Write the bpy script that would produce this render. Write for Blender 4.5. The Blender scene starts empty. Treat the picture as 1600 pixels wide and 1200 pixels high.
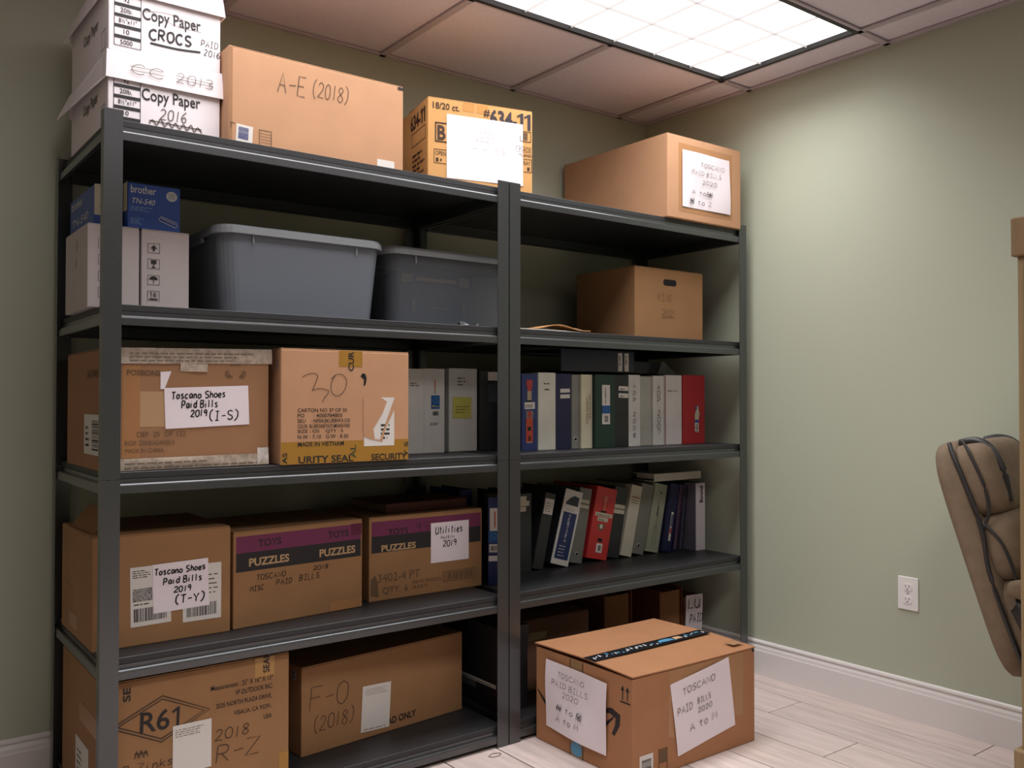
import bpy, bmesh, math, random
from mathutils import Matrix, Vector
random.seed(7)
scene = bpy.context.scene
C = scene.collection

# ------------------------------------------------------------------ camera
F_PX = 1395.76
CAM = Vector((-1.754, -2.3232, 1.1172)); YAW, PITCH, ROLL = 0.6495, 0.0177, 0.0006
cam_d = bpy.data.cameras.new('camera'); cam_d.sensor_width = 36.0; cam_d.lens = F_PX/1600*36.0
cam_d.clip_start = 0.05
cam = bpy.data.objects.new('camera', cam_d); C.objects.link(cam)
fw = Vector((math.sin(YAW)*math.cos(PITCH), math.cos(YAW)*math.cos(PITCH), math.sin(PITCH)))
rt = Vector((math.cos(YAW), -math.sin(YAW), 0)); up = rt.cross(fw)
r2 = math.cos(ROLL)*rt + math.sin(ROLL)*up; u2 = -math.sin(ROLL)*rt + math.cos(ROLL)*up
cam.matrix_world = Matrix(((r2.x, u2.x, -fw.x, CAM.x), (r2.y, u2.y, -fw.y, CAM.y), (r2.z, u2.z, -fw.z, CAM.z), (0, 0, 0, 1)))
scene.camera = cam

# ------------------------------------------------------------------ world, exposure, lamp settings
w = bpy.data.worlds.new('world'); scene.world = w; w.use_nodes = True
w.node_tree.nodes['Background'].inputs[0].default_value = (0.9, 0.95, 1.0, 1)
w.node_tree.nodes['Background'].inputs[1].default_value = 0.02
scene.view_settings.view_transform = 'Standard'; scene.view_settings.look = 'None'
scene.view_settings.gamma = 1.0; scene.view_settings.use_curve_mapping = False
scene.view_settings.exposure = 0.0
TROFFER_POWER = (13.2, 10.4, 6.0, 22.0)   # watts of each ceiling light
TROFFER_SPREAD = math.radians(136)
TROFFER_COLOR = (0.99, 0.985, 1.0)

# ------------------------------------------------------------------ room measures
XR, YB, H = 1.267, 0.6163, 2.403       # right wall, back wall, ceiling
XL, YF = -3.3, -4.3
XF, YG = 1.0836, 0.0183                # ceiling grid origin
DECK = [1.81, 1.353, 0.938, 0.483, 0.066]

# ------------------------------------------------------------------ materials
def lin(c):
    return tuple(((v/255)/12.92 if v/255 <= 0.04045 else ((v/255+0.055)/1.055)**2.4) for v in c)
MATS = {}
def mat(name, rgb, rough=0.6, metal=0.0, var=0.0, scale=20.0, bump=0.0, bscale=200.0, stretch=None, emit=None, alpha=None, spec=0.5, coat=0.0):
    if name in MATS: return MATS[name]
    m = bpy.data.materials.new(name); m.use_nodes = True; nt = m.node_tree; b = nt.nodes['Principled BSDF']
    col = lin(rgb) + (1,)
    b.inputs['Base Color'].default_value = col; b.inputs['Roughness'].default_value = rough; b.inputs['Metallic'].default_value = metal
    b.inputs['Specular IOR Level'].default_value = spec
    if coat: b.inputs['Coat Weight'].default_value = coat; b.inputs['Coat Roughness'].default_value = 0.2
    if var or bump:
        tc = nt.nodes.new('ShaderNodeTexCoord'); mp = nt.nodes.new('ShaderNodeMapping')
        nt.links.new(tc.outputs['Object'], mp.inputs['Vector'])
        if stretch: mp.inputs['Scale'].default_value = stretch
    if var:
        n = nt.nodes.new('ShaderNodeTexNoise'); n.inputs['Scale'].default_value = scale; n.inputs['Detail'].default_value = 5
        r = nt.nodes.new('ShaderNodeValToRGB'); nt.links.new(mp.outputs[0], n.inputs['Vector']); nt.links.new(n.outputs['Fac'], r.inputs[0])
        r.color_ramp.elements[0].position = 0.3; r.color_ramp.elements[1].position = 0.7
        r.color_ramp.elements[0].color = tuple(c*(1-var) for c in col[:3]) + (1,)
        r.color_ramp.elements[1].color = tuple(min(1, c*(1+var)) for c in col[:3]) + (1,)
        nt.links.new(r.outputs[0], b.inputs['Base Color'])
    if bump:
        n2 = nt.nodes.new('ShaderNodeTexNoise'); n2.inputs['Scale'].default_value = bscale; n2.inputs['Detail'].default_value = 3
        bp = nt.nodes.new('ShaderNodeBump'); bp.inputs['Strength'].default_value = bump; bp.inputs['Distance'].default_value = 0.001
        nt.links.new(mp.outputs[0], n2.inputs['Vector']); nt.links.new(n2.outputs['Fac'], bp.inputs['Height']); nt.links.new(bp.outputs[0], b.inputs['Normal'])
    if emit:
        b.inputs['Emission Color'].default_value = col; b.inputs['Emission Strength'].default_value = emit
    if alpha is not None:
        b.inputs['Alpha'].default_value = alpha
    MATS[name] = m
    return m

WALL = mat('sage_paint', (179, 183, 163), 0.62, bump=0.15, bscale=350)
CEIL = mat('ceiling_tile', (236, 226, 236), 0.9, var=0.03, scale=60, bump=0.35, bscale=260)
TBAR = mat('grid_white', (196, 184, 190), 0.5)
TRIM = mat('trim_white', (226, 220, 217), 0.35)
PLANK = [mat('plank_tone_%d' % i, c, 0.42, var=0.15, scale=6, bump=0.1, bscale=60, stretch=(6, 0.7, 1)) for i, c in enumerate([(212, 194, 188), (204, 187, 181), (219, 203, 198), (209, 191, 184)])]
GAP = mat('plank_gap', (84, 74, 70), 0.9)
STEEL = mat('hammered_grey_steel', (85, 87, 89), 0.30, 0.7, var=0.06, scale=180, bump=0.12, bscale=500, coat=0.5)
BOARD = mat('black_shelf_board', (44, 44, 46), 0.5, var=0.08, scale=60)
CARD = mat('cardboard_tan', (187, 141, 106), 0.85, var=0.05, scale=9, bump=0.1, bscale=300)
CARD2 = mat('cardboard_brown', (154, 112, 79), 0.85, var=0.06, scale=9, bump=0.1, bscale=300)
CARD3 = mat('cardboard_golden', (204, 152, 92), 0.8, var=0.05, scale=9, bump=0.1, bscale=300)
CARD4 = mat('cardboard_olive', (153, 112, 74), 0.85, var=0.06, scale=9, bump=0.1, bscale=300)
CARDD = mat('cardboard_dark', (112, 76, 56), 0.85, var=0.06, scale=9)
WCARD = mat('white_carton', (192, 181, 179), 0.7, var=0.03, scale=8); COPYB = mat('white_box_board', (242, 232, 235), 0.7, var=0.02, scale=8)
PAPER = mat('white_paper', (236, 224, 229), 0.75)
LABEL = mat('label_paper', (216, 210, 204), 0.6)
INK = mat('black_ink', (28, 25, 26), 0.6)
PEN = mat('marker_ink', (22, 20, 24), 0.5)
PENG = mat('faint_pen', (104, 92, 84), 0.7)
PENB = mat('pen_on_card', (76, 53, 38), 0.7)
GREYP = mat('grey_print', (150, 112, 78), 0.8)
FADE = mat('faded_print', (104, 79, 56), 0.8)
FPAP = mat('blown_out_pen', (196, 193, 198), 0.7)  # ink paled to imitate writing washed out by strong light on the sheet
CLEARTAPE = mat('brown_tape', (168, 120, 78), 0.3)
YTAPE = mat('yellow_security_tape', (164, 120, 50), 0.3)
BLACKTAPE = mat('black_tape', (30, 30, 34), 0.3)
BLUEP = mat('light_blue_print', (84, 150, 186), 0.5)
PURPLE = mat('plum_print', (112, 42, 78), 0.75)
BLACKB = mat('black_band', (38, 34, 34), 0.75)
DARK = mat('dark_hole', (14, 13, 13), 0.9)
WHITEP = mat('white_print', (205, 205, 208), 0.6)
BLACKM = mat('black_vinyl', (32, 32, 35), 0.4)

# ------------------------------------------------------------------ mesh helpers
def newmesh(verts, faces, name='m', smooth=False):
    me = bpy.data.meshes.new(name); me.from_pydata(verts, [], faces); me.update()
    if smooth:
        for p in me.polygons: p.use_smooth = True
    return me
def box_bm(bm, a, b):
    vs = [bm.verts.new((x, y, z)) for z in (a[2], b[2]) for y in (a[1], b[1]) for x in (a[0], b[0])]
    for f in ((0, 2, 3, 1), (4, 5, 7, 6), (0, 1, 5, 4), (2, 6, 7, 3), (0, 4, 6, 2), (1, 3, 7, 5)):
        bm.faces.new([vs[i] for i in f])
def boxes(*ab, bevel=0.0, seg=2):
    bm = bmesh.new()
    for a, b in ab: box_bm(bm, a, b)
    if bevel: bmesh.ops.bevel(bm, geom=list(bm.edges), offset=bevel, segments=seg, affect='EDGES', profile=0.5)
    me = bpy.data.meshes.new('m'); bm.to_mesh(me); bm.free()
    return me
def obj(name, me, m, parent=None, loc=None, rot=None, M=None):
    o = bpy.data.objects.new(name, me); C.objects.link(o)
    if m is not None and me is not None and not me.materials: me.materials.append(m)
    if parent is not None: o.parent = parent
    if M is not None: o.matrix_local = M
    else:
        if loc is not None: o.location = loc
        if rot is not None: o.rotation_euler = rot
    return o
def tag(o, label, cat, group=None, kind=None):
    o['label'] = label; o['category'] = cat
    if group: o['group'] = group
    if kind: o['kind'] = kind
    return o
def thing(name, label, cat, loc=(0, 0, 0), rot=(0, 0, 0), group=None):
    o = bpy.data.objects.new(name, None); C.objects.link(o); o.location = loc; o.rotation_euler = rot; o.empty_display_size = 0.05
    return tag(o, label, cat, group)
def extrude_profile(pts, length, axis='X', smooth=False):
    """closed 2D profile (a,b) swept along axis; X: (y,z), Y: (x,z)"""
    n = len(pts); vs = []
    for t in (0, length):
        for a, b in pts: vs.append((t, a, b) if axis == 'X' else (a, t, b))
    fs = [(i, (i+1) % n, n+(i+1) % n, n+i) for i in range(n)] + [tuple(range(n))[::-1], tuple(range(n, 2*n))]
    me = newmesh(vs, fs); bm = bmesh.new(); bm.from_mesh(me); bmesh.ops.recalc_face_normals(bm, faces=bm.faces); bm.to_mesh(me); bm.free()
    return me
def tube(path, r, seg=10, closed=False):
    vs, fs = [], []; n = len(path); path = [Vector(p) for p in path]
    for i, p in enumerate(path):
        a = path[(i-1) % n] if (closed or i > 0) else p; b = path[(i+1) % n] if (closed or i < n-1) else p
        t = (b-a).normalized(); s = t.cross(Vector((0, 0, 1)));
        if s.length < 1e-4: s = t.cross(Vector((0, 1, 0)))
        s.normalize(); q = s.cross(t)
        for k in range(seg):
            an = 2*math.pi*k/seg; vs.append(p + r*(math.cos(an)*s + math.sin(an)*q))
    for i in range(n if closed else n-1):
        j = (i+1) % n
        for k in range(seg): fs.append((i*seg+k, i*seg+(k+1) % seg, j*seg+(k+1) % seg, j*seg+k))
    if not closed: fs += [tuple(range(seg))[::-1], tuple(range((n-1)*seg, n*seg))]
    return newmesh(vs, fs, smooth=True)
def catm3(P, k=5):
    P = [Vector(q) for q in P]; Q = [P[0]] + P + [P[-1]]; out = []
    for i in range(1, len(Q)-2):
        a, b, c, d = Q[i-1:i+3]
        out += [0.5*((2*b) + (c-a)*t + (2*a-5*b+4*c-d)*t*t + (3*b-a-3*c+d)*t**3) for t in (j/k for j in range(k))]
    return out + [P[-1]]
def lathe(prof, seg=24):
    vs, fs = [], []; n = len(prof)
    for k in range(seg):
        a = 2*math.pi*k/seg
        for r, z in prof: vs.append((r*math.cos(a), r*math.sin(a), z))
    for k in range(seg):
        j = (k+1) % seg
        for i in range(n-1): fs.append((k*n+i, j*n+i, j*n+i+1, k*n+i+1))
    return newmesh(vs, fs, smooth=True)
def pillow(w, d, h, e=0.5, e2=0.5, nu=28, nv=16):
    def sp(v, p): return math.copysign(abs(v)**p, v)
    vs, fs = [], []
    for j in range(nv+1):
        ph = -math.pi/2 + math.pi*j/nv
        for i in range(nu):
            th = 2*math.pi*i/nu; c = sp(math.cos(ph), e2)
            vs.append((w/2*c*sp(math.cos(th), e), d/2*sp(math.sin(ph), e2), h/2*c*sp(math.sin(th), e)))
    for j in range(nv):
        for i in range(nu): fs.append((j*nu+i, j*nu+(i+1) % nu, (j+1)*nu+(i+1) % nu, (j+1)*nu+i))
    return newmesh(vs, fs, smooth=True)
def rrect(w, d, r, n=6):
    pts = []
    for cx, cy, a0 in ((w/2-r, d/2-r, 0), (-w/2+r, d/2-r, 90), (-w/2+r, -d/2+r, 180), (w/2-r, -d/2+r, 270)):
        for k in range(n+1):
            a = math.radians(a0+90*k/n); pts.append((cx+r*math.cos(a), cy+r*math.sin(a)))
    return pts
def loft(levels, capb=True, capt=False):
    vs, fs = [], []; n = None
    for z, w_, d_, r in levels:
        ps = rrect(w_, d_, r); n = len(ps); vs += [(x, y, z) for x, y in ps]
    for i in range(len(levels)-1):
        for k in range(n): fs.append((i*n+k, i*n+(k+1) % n, (i+1)*n+(k+1) % n, (i+1)*n+k))
    if capb: fs.append(tuple(range(n))[::-1])
    if capt: fs.append(tuple(range((len(levels)-1)*n, len(levels)*n)))
    return newmesh(vs, fs, smooth=False)

# ------------------------------------------------------------------ lettering
TXT = {}
def text_mesh(s, bold=0.0):
    key = (s, bold)
    if key in TXT: return TXT[key]
    cu = bpy.data.curves.new('t', 'FONT'); cu.body = s; cu.size = 1; cu.offset = bold; cu.resolution_u = 3
    o = bpy.data.objects.new('t', cu); C.objects.link(o)
    bpy.context.view_layer.update()
    me = bpy.data.meshes.new_from_object(o.evaluated_get(bpy.context.evaluated_depsgraph_get()))
    bpy.data.objects.remove(o); bpy.data.curves.remove(cu)
    xs = [v.co.x for v in me.vertices]; ys = [v.co.y for v in me.vertices]
    TXT[key] = (me, min(xs), max(xs), min(ys), max(ys))
    return TXT[key]
def text(parent, M, s, u, v, w_, h_, m=None, rot=0, bold=0.0, n=0.0012, name='printed_text', shear=0.0):
    me0, x0, x1, y0, y1 = text_mesh(s, bold); me = me0.copy(); me.materials.clear()
    for q in me.vertices:
        a = (q.co.x-x0)/(x1-x0)*w_; b = (q.co.y-y0)/(y1-y0)*h_
        q.co = (a + shear*b, b, 0)
    return obj(name, me, m or INK, parent, M=M @ Matrix.Translation((u, v, n)) @ Matrix.Rotation(math.radians(rot), 4, 'Z'))
G = {
'A': '0,0 2,6 4,0;.8,2.2 3.2,2.2', 'B': '0,0 0,6;~0,6 2.6,5.9 3,4.8 2.2,3.4 0,3.1;~0,3.1 2.8,2.9 3.6,1.6 2.6,.2 0,0',
'C': '~3.8,5 2.4,6 .6,5 0,3 .6,1 2.4,0 3.9,.9', 'D': '0,0 0,6;~0,6 2.4,5.6 3.8,3.4 2.8,.8 0,0', 'E': '3.6,6 0,6 0,0 3.7,0;0,3.1 3,3.1',
'F': '3.8,6 0,6 0,0;0,3.2 3,3.2', 'G': '~3.8,5 2.4,6 .5,5 0,3 .7,.8 2.4,0 3.8,1.2;3.8,1.2 3.8,2.8 2.2,2.8', 'H': '0,0 0,6;4,0 4,6;0,3 4,3',
'I': '.6,6 3.4,6;2,6 2,0;.6,0 3.4,0', 'K': '0,0 0,6;3.6,6 0,2.6;1.2,3.4 3.8,0', 'L': '0,6 0,0 3.6,0', 'M': '0,0 .5,6 2,2 3.6,6 4,0', 'N': '0,0 0,6 4,0 4,6',
'O': '~2,6 .3,5 0,3 .4,1 2,0 3.6,1 4,3 3.6,5.2 2,6', 'P': '0,0 0,6;~0,6 2.8,5.8 3.6,4.4 2.6,2.9 0,2.7', 'R': '0,0 0,6;~0,6 2.8,5.8 3.5,4.5 2.6,3.1 0,3;1.4,3 3.9,0',
'S': '~3.6,5.2 2.2,6 .5,5.2 .8,3.6 3,2.6 3.7,1.2 2.2,0 .2,.8', 'T': '0,6 4,6;2,6 2,0', 'U': '~0,6 0,1.8 1.4,0 3,.4 3.8,2;3.8,6 3.8,0', 'V': '0,6 2,0 4,6', 'W': '0,6 1,0 2,4 3,0 4,6',
'X': '0,0 4,6;0,6 4,0', 'Y': '0,6 2,3 4,6;2,3 2,0', 'Z': '0,6 4,6 0,0 4,0',
'0': '~2,6 .4,5 0,3 .5,.8 2,0 3.4,.8 3.8,3 3.4,5.2 2,6', '1': '2,6 1.8,0', '2': '~.2,4.8 1.6,6 3.4,5 2.8,3 0,.2;0,.2 4,0', '3': '~0,5.4 2,6 3.4,4.8 1.6,3.2;~1.6,3.2 3.8,2 2.6,.2 0,.4',
'4': '.6,6 0,2.6 4,2.6;3,5 2.8,0', '5': '3.6,6 .6,6 .4,3.4;~.4,3.4 2.8,3.8 3.6,1.8 2.2,0 0,.4', '6': '~3.2,6 1,4.4 0,2 1.6,0 3.4,1.2 2.4,3 .3,2', '7': '0,6 4,6 1.6,0', '8': '~2,3.2 .4,4.6 2,6 3.6,4.8 2,3.2 .2,1.4 2,0 3.8,1.4 2,3.2',
'9': '~3.4,4.6 1.8,6 .3,4.6 1.6,3 3.4,4.6;3.4,4.6 2.8,0', '-': '.6,2.8 3.4,3', '(': '~3,7 1.4,5 1.4,1.4 3,-.8', ')': '~1,7 2.8,5 2.6,1.4 .8,-.8', '.': '1.6,0 2.2,.3', ',': '2,.5 1.6,-.8', '/': '0,0 4,6',
'a': '~3,3 1.4,3.8 0,2 1.2,.1 2.8,1.6 3,3.4;3,3.4 3.2,0', 'b': '.2,6 .2,0;~.2,2.6 2,3.8 3.2,2 2,.1 .2,.6', 'c': '~3,3.2 1.4,3.8 0,2 1.2,0 3,.7', 'd': '~3,2.8 1.4,3.8 0,1.8 1.4,0 3,1.4;3,6 3,0', 'e': '~.2,1.8 2.8,2.2 1.6,3.8 0,2 1.2,0 3,.7',
'h': '.2,6 .2,0;~.2,2.4 1.8,3.8 2.8,2.4 2.8,0', 'i': '1.4,3.6 1.4,0;1.5,5.1 1.7,5.4', 'k': '.2,6 .2,0;2.8,3.8 .2,1.6;1,2.2 3,0', 'l': '1.2,6 1.4,0', 'n': '.2,3.8 .2,0;~.2,2.4 1.8,3.8 2.8,2.4 2.8,0', 'o': '~1.6,3.8 .2,2.6 .3,.8 1.6,0 2.9,1 2.8,2.9 1.6,3.8',
'r': '.4,3.8 .4,0;~.4,2.4 1.6,3.7 2.6,3.5', 's': '~2.6,3.3 1.4,3.8 .4,2.9 2.6,1.2 1.6,0 .2,.5', 't': '1.4,5.6 1.4,.3 2.4,.1;.2,3.8 2.8,3.9', 'u': '~.2,3.8 .3,.8 1.6,0 2.8,1.2;2.8,3.8 2.9,0', 'j': '~1.6,3.6 1.6,-.6 .4,-1.4', "'": '1.6,6 1.4,4.8'}
def catmull(pts, k=5):
    out = []; P = [pts[0]] + pts + [pts[-1]]
    for i in range(1, len(P)-2):
        for j in range(k):
            t = j/k; a, b, c, d = P[i-1], P[i], P[i+1], P[i+2]
            out.append(tuple(0.5*((2*b[q]) + (-a[q]+c[q])*t + (2*a[q]-5*b[q]+4*c[q]-d[q])*t*t + (-a[q]+3*b[q]-3*c[q]+d[q])*t**3) for q in (0, 1)))
    out.append(pts[-1]); return out
def glyphs(s, jit=0.25):
    lines, x = [], 0.0
    for ch in s:
        if ch == ' ': x += 3.2; continue
        wid = 4.0 if (ch.isupper() or ch.isdigit()) else 3.2
        if ch in "il.,'-1()": wid = 2.6
        off = (4.0-wid)/2 if ch in "il.,'-1()" else 0
        dy = random.uniform(-jit, jit); sx = random.uniform(.9, 1.08)
        for pl in G.get(ch, G['-']).split(';'):
            cur = pl.startswith('~'); pts = [tuple(float(q) for q in t.split(',')) for t in pl.lstrip('~').split()]
            pts = [((a-off)*sx + random.uniform(-.08, .08), b+dy+random.uniform(-.08, .08)) for a, b in pts]
            if cur: pts = catmull(pts)
            lines.append([(x+a, b) for a, b in pts])
        x += wid+1.3
    return lines
def ribbons(lines, t):
    vs, fs = [], []
    for ln in lines:
        n = len(ln)
        if n < 2: continue
        base = len(vs)
        for i, (x, y) in enumerate(ln):
            a = ln[max(0, i-1)]; b = ln[min(n-1, i+1)]; dx, dy = b[0]-a[0], b[1]-a[1]; L = math.hypot(dx, dy) or 1
            nx, ny = -dy/L*t/2, dx/L*t/2
            if 0 < i < n-1:   # keep corners from pinching
                nx *= 1.15; ny *= 1.15
            vs += [(x+nx, y+ny, 0), (x-nx, y-ny, 0)]
        for i in range(n-1): fs.append((base+2*i, base+2*i+1, base+2*i+3, base+2*i+2))
    return newmesh(vs, fs)
def hand(parent, M, s, u, v, w_, h_, m=None, t=0.003, rot=0, n=0.0014, name='handwriting', shear=0.1, jit=0.25):
    ls = glyphs(s, jit); xs = [p[0] for l in ls for p in l]
    x0, x1 = min(xs), max(xs)
    out = [[((x-x0)/(x1-x0)*w_ + shear*y/6*h_, y/6*h_) for x, y in l] for l in ls]
    return obj(name, ribbons(out, t), m or PEN, parent, M=M @ Matrix.Translation((u, v, n)) @ Matrix.Rotation(math.radians(rot), 4, 'Z'))
def strokes(parent, M, lines, m=None, t=0.003, n=0.0014, name='pen_stroke', smooth=True):
    return obj(name, ribbons([catmull(l) if smooth and len(l) > 2 else l for l in lines], t), m or PEN, parent, M=M @ Matrix.Translation((0, 0, n)))
def scribble(parent, M, u, v, w_, h_, k=9, m=None, t=0.0025, n=0.0016):
    ln = [(u + w_*i/k + random.uniform(-.1, .1)*w_/k, v + (h_ if i % 2 else 0)*random.uniform(.6, 1)) for i in range(k+1)]
    return strokes(parent, M, [ln, [(u, v+h_*.5), (u+w_, v+h_*.45)]], m, t, n, 'scribble')
def quads(parent, M, rects, m, n=0.0012, name='printed_mark'):
    vs, fs = [], []
    for a, b, c, d in rects:
        k = len(vs); vs += [(a, b, 0), (c, b, 0), (c, d, 0), (a, d, 0)]; fs.append((k, k+1, k+2, k+3))
    return obj(name, newmesh(vs, fs), m, parent, M=M @ Matrix.Translation((0, 0, n)))
def barcode(parent, M, u, v, w_, h_, n=0.0012, m=None, k=22, horiz=False):
    r, x = [], 0.0; L = h_ if horiz else w_
    while x < L:
        a = L/k*random.choice((.3, .5, .5, .9)); b = L/k*random.choice((.3, .5, .8))
        e = min(x+a, L); r.append((u, v+x, u+w_, v+e) if horiz else (u+x, v, u+e, v+h_)); x += a+b
    return quads(parent, M, r, m or INK, n, 'barcode')
def fine(parent, M, u, v, w_, h_, rows, m=None, n=0.0012, fill=0.45):
    r = []; rh = h_/rows
    for i in range(rows):
        x = u; end = u + w_*random.uniform(.55, 1)
        while x < end:
            a = min(rh*random.uniform(.8, 2.6), end-x); r.append((x, v+i*rh, x+a, v+i*rh+rh*fill)); x += a+rh*.45
    return quads(parent, M, r, m or INK, n, 'fine_print')
def frame(parent, M, u, v, w_, h_, t, m=None, n=0.0012, name='printed_frame'):
    return quads(parent, M, [(u, v, u+w_, v+t), (u, v+h_-t, u+w_, v+h_), (u, v, u+t, v+h_), (u+w_-t, v, u+w_, v+h_)], m or INK, n, name)
def one(parent, M, u, v, h_, m=None, bold=1.0, rot=0, n=0.0012):
    p = [(.30, 0), (.30+.13*bold, 0), (.30+.13*bold, 1), (.30+.05*bold, 1), (.08, .82), (.08, .70), (.30, .82)]
    return obj('printed_digit', newmesh([(a*h_, b2*h_, 0) for a, b2 in p], [(0, 1, 2, 6), (6, 2, 3, 4, 5)]), m or INK, parent, M=M @ Matrix.Translation((u, v, n)) @ Matrix.Rotation(math.radians(rot), 4, 'Z'))
I4 = Matrix.Identity(4)
def faceM(w_, d_, h_, f):
    if f == 'F': return Matrix(((1, 0, 0, 0), (0, 0, -1, 0), (0, 1, 0, 0), (0, 0, 0, 1)))
    if f == 'L': return Matrix(((0, 0, -1, 0), (-1, 0, 0, d_), (0, 1, 0, 0), (0, 0, 0, 1)))
    if f == 'T': return Matrix(((1, 0, 0, 0), (0, 1, 0, 0), (0, 0, 1, h_), (0, 0, 0, 1)))
def sheet(parent, M, u, v, w_, h_, m=None, rot=0, name='paper_label', n=0.0004, curl=0.0, th=0.0005, nx=8, ny=8):
    """thin sheet stuck on a face; returns it, its local frame has x,y in the sheet"""
    vs, fs = [], []
    ph = random.uniform(0, 6)
    for k in (0, 1):
        for j in range(ny+1):
            for i in range(nx+1):
                a, b = i/nx, j/ny
                z = curl*(0.5+0.5*math.sin(5*a+ph)*math.cos(4*b+ph*1.7)) if curl else 0
                vs.append((a*w_, b*h_, z + k*th))
    q = (nx+1)*(ny+1)
    for j in range(ny):
        for i in range(nx):
            a = j*(nx+1)+i; f = (a, a+1, a+nx+2, a+nx+1)
            fs.append(f[::-1]); fs.append(tuple(x+q for x in f))
    edge = [i for i in range(nx+1)] + [j*(nx+1)+nx for j in range(1, ny+1)] + [ny*(nx+1)+i for i in range(nx-1, -1, -1)] + [j*(nx+1) for j in range(ny-1, 0, -1)]
    for i in range(len(edge)):
        a, b = edge[i], edge[(i+1) % len(edge)]; fs.append((a, b, b+q, a+q))
    return obj(name, newmesh(vs, fs), m or PAPER, parent, M=M @ Matrix.Translation((u, v, n)) @ Matrix.Rotation(math.radians(rot), 4, 'Z'))

# ================================================================== THE ROOM
def struct(name, me, m, parent=None):
    o = obj(name, me, m, parent)
    if parent is None: o['kind'] = 'structure'
    return o
struct('wall_right', boxes(((XR, YF-.1, 0), (XR+.1, YB+.1, H+.2))), WALL)
struct('wall_back', boxes(((XL-.1, YB, 0), (XR, YB+.1, H+.2))), WALL)
struct('wall_left', boxes(((XL-.1, YF-.1, 0), (XL, YB, H+.2))), WALL)
struct('wall_front', boxes(((XL, YF-.1, 0), (XR, YF, H+.2))), WALL)
fl = struct('floor', boxes(((XL-.1, YF-.1, -.12), (XR+.1, YB+.1, -.0035))), GAP)
PW, PL_ = 0.1935, 1.22
x = XR + 0.04; col = 0
starts = {0: -.95, 1: -.32, 2: -.671, 3: 0.30, 4: -.10, 5: -.50, 6: -.85}
cache = {}
while x > XL:
    x0, x1 = max(XL, x-PW+.0024), min(XR, x-.0024)
    y = starts.get(col, random.uniform(-1, 0)) + 3*PL_
    while y > YF:
        y0, y1 = max(YF, y-PL_+.003), min(YB, y)
        if y1 > y0 + .02 and x1 > x0+.01:
            key = (round(x1-x0, 4), round(y1-y0, 4), random.randrange(4))
            if key not in cache:
                me = boxes(((0, 0, -.0034), (x1-x0, y1-y0, 0)), bevel=0.0009, seg=1); me.materials.append(PLANK[key[2]]); cache[key] = me
            obj('plank', cache[key], None, fl, (x0, y0, 0))
        y -= PL_
    x -= PW; col += 1
# ceiling: tiles in a T-bar grid
ce = struct('ceiling', boxes(((XL-.1, YF-.1, H+.2), (XR+.1, YB+.1, H+.3))), CEIL)
FIX = [(XF-1.22, YG-.61), (XF-1.22*2, YG-.61), (XF-1.22, YG-.61*4), (XF-1.22*2, YG-.61*4)]
def in_fix(cx, cy): return any(a < cx < a+1.22 and b < cy < b+.61 for a, b in FIX)
gx = [XR, XF]; k = 1
while XF-.61*k > XL: gx.append(XF-.61*k); k += 1
gx.append(XL); gy = [YB, YG]; k = 1
while YG-.61*k > YF: gy.append(YG-.61*k); k += 1
gy.append(YF); tcache = {}
for i in range(len(gx)-1):
    for j in range(len(gy)-1):
        a0, a1, b0, b1 = gx[i+1], gx[i], gy[j+1], gy[j]
        if in_fix((a0+a1)/2, (b0+b1)/2): continue
        key = (round(a1-a0, 3), round(b1-b0, 3))
        if key not in tcache: tcache[key] = boxes(((.005, .005, 0), (a1-a0-.005, b1-b0-.005, .016)), bevel=.002, seg=1)
        obj('ceiling_tile', tcache[key], CEIL, ce, (a0, b0, H+.007))
bars = []
for g in gx[1:-1]:
    yy = YF
    obj('grid_bar', boxes(((-.012, YF, 0), (.012, YB, .006))), TBAR, ce, (g, 0, H-.003)) if not any(abs(g-(a+.61)) < .01 for a, b in FIX) else None
    if any(abs(g-(a+.61)) < .01 for a, b in FIX):
        cuts = sorted([(b, b+.61) for a, b in FIX if abs(g-(a+.61)) < .01]); s0 = YF
        for c0, c1 in cuts + [(YB, YB)]:
            if c0-s0 > .02: obj('grid_bar', boxes(((-.012, s0, 0), (.012, c0, .006))), TBAR, ce, (g, 0, H-.003))
            s0 = c1
for g in gy[1:-1]: obj('grid_bar', boxes(((XL, -.012, 0), (XR, .012, .0055))), TBAR, ce, (0, g, H-.003))
obj('wall_angle', boxes(((XR-.018, YF, H-.003), (XR, YB, H+.004))), TBAR, ce)
obj('wall_angle', boxes(((XL, YB-.018, H-.003), (XR-.018, YB, H+.004))), TBAR, ce)
# baseboards
def base_prof():
    return [(0, 0), (.016, 0), (.016, .098), (.0145, .101), (.0135, .104), (.0125, .112), (.0085, .120), (.0065, .1235), (.0105, .1265), (.0115, .131), (.0095, .1365), (.005, .1399), (0, .1399)]
me = extrude_profile([(XR-a, b) for a, b in base_prof()], YB-YF, 'Y'); o = struct('baseboard_right', me, TRIM); o.location = (0, YF, 0)
me = extrude_profile([(YB-a, b) for a, b in base_prof()], XR-.016-XL, 'X'); o = struct('baseboard_back', me, TRIM); o.location = (XL, 0, 0)

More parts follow.
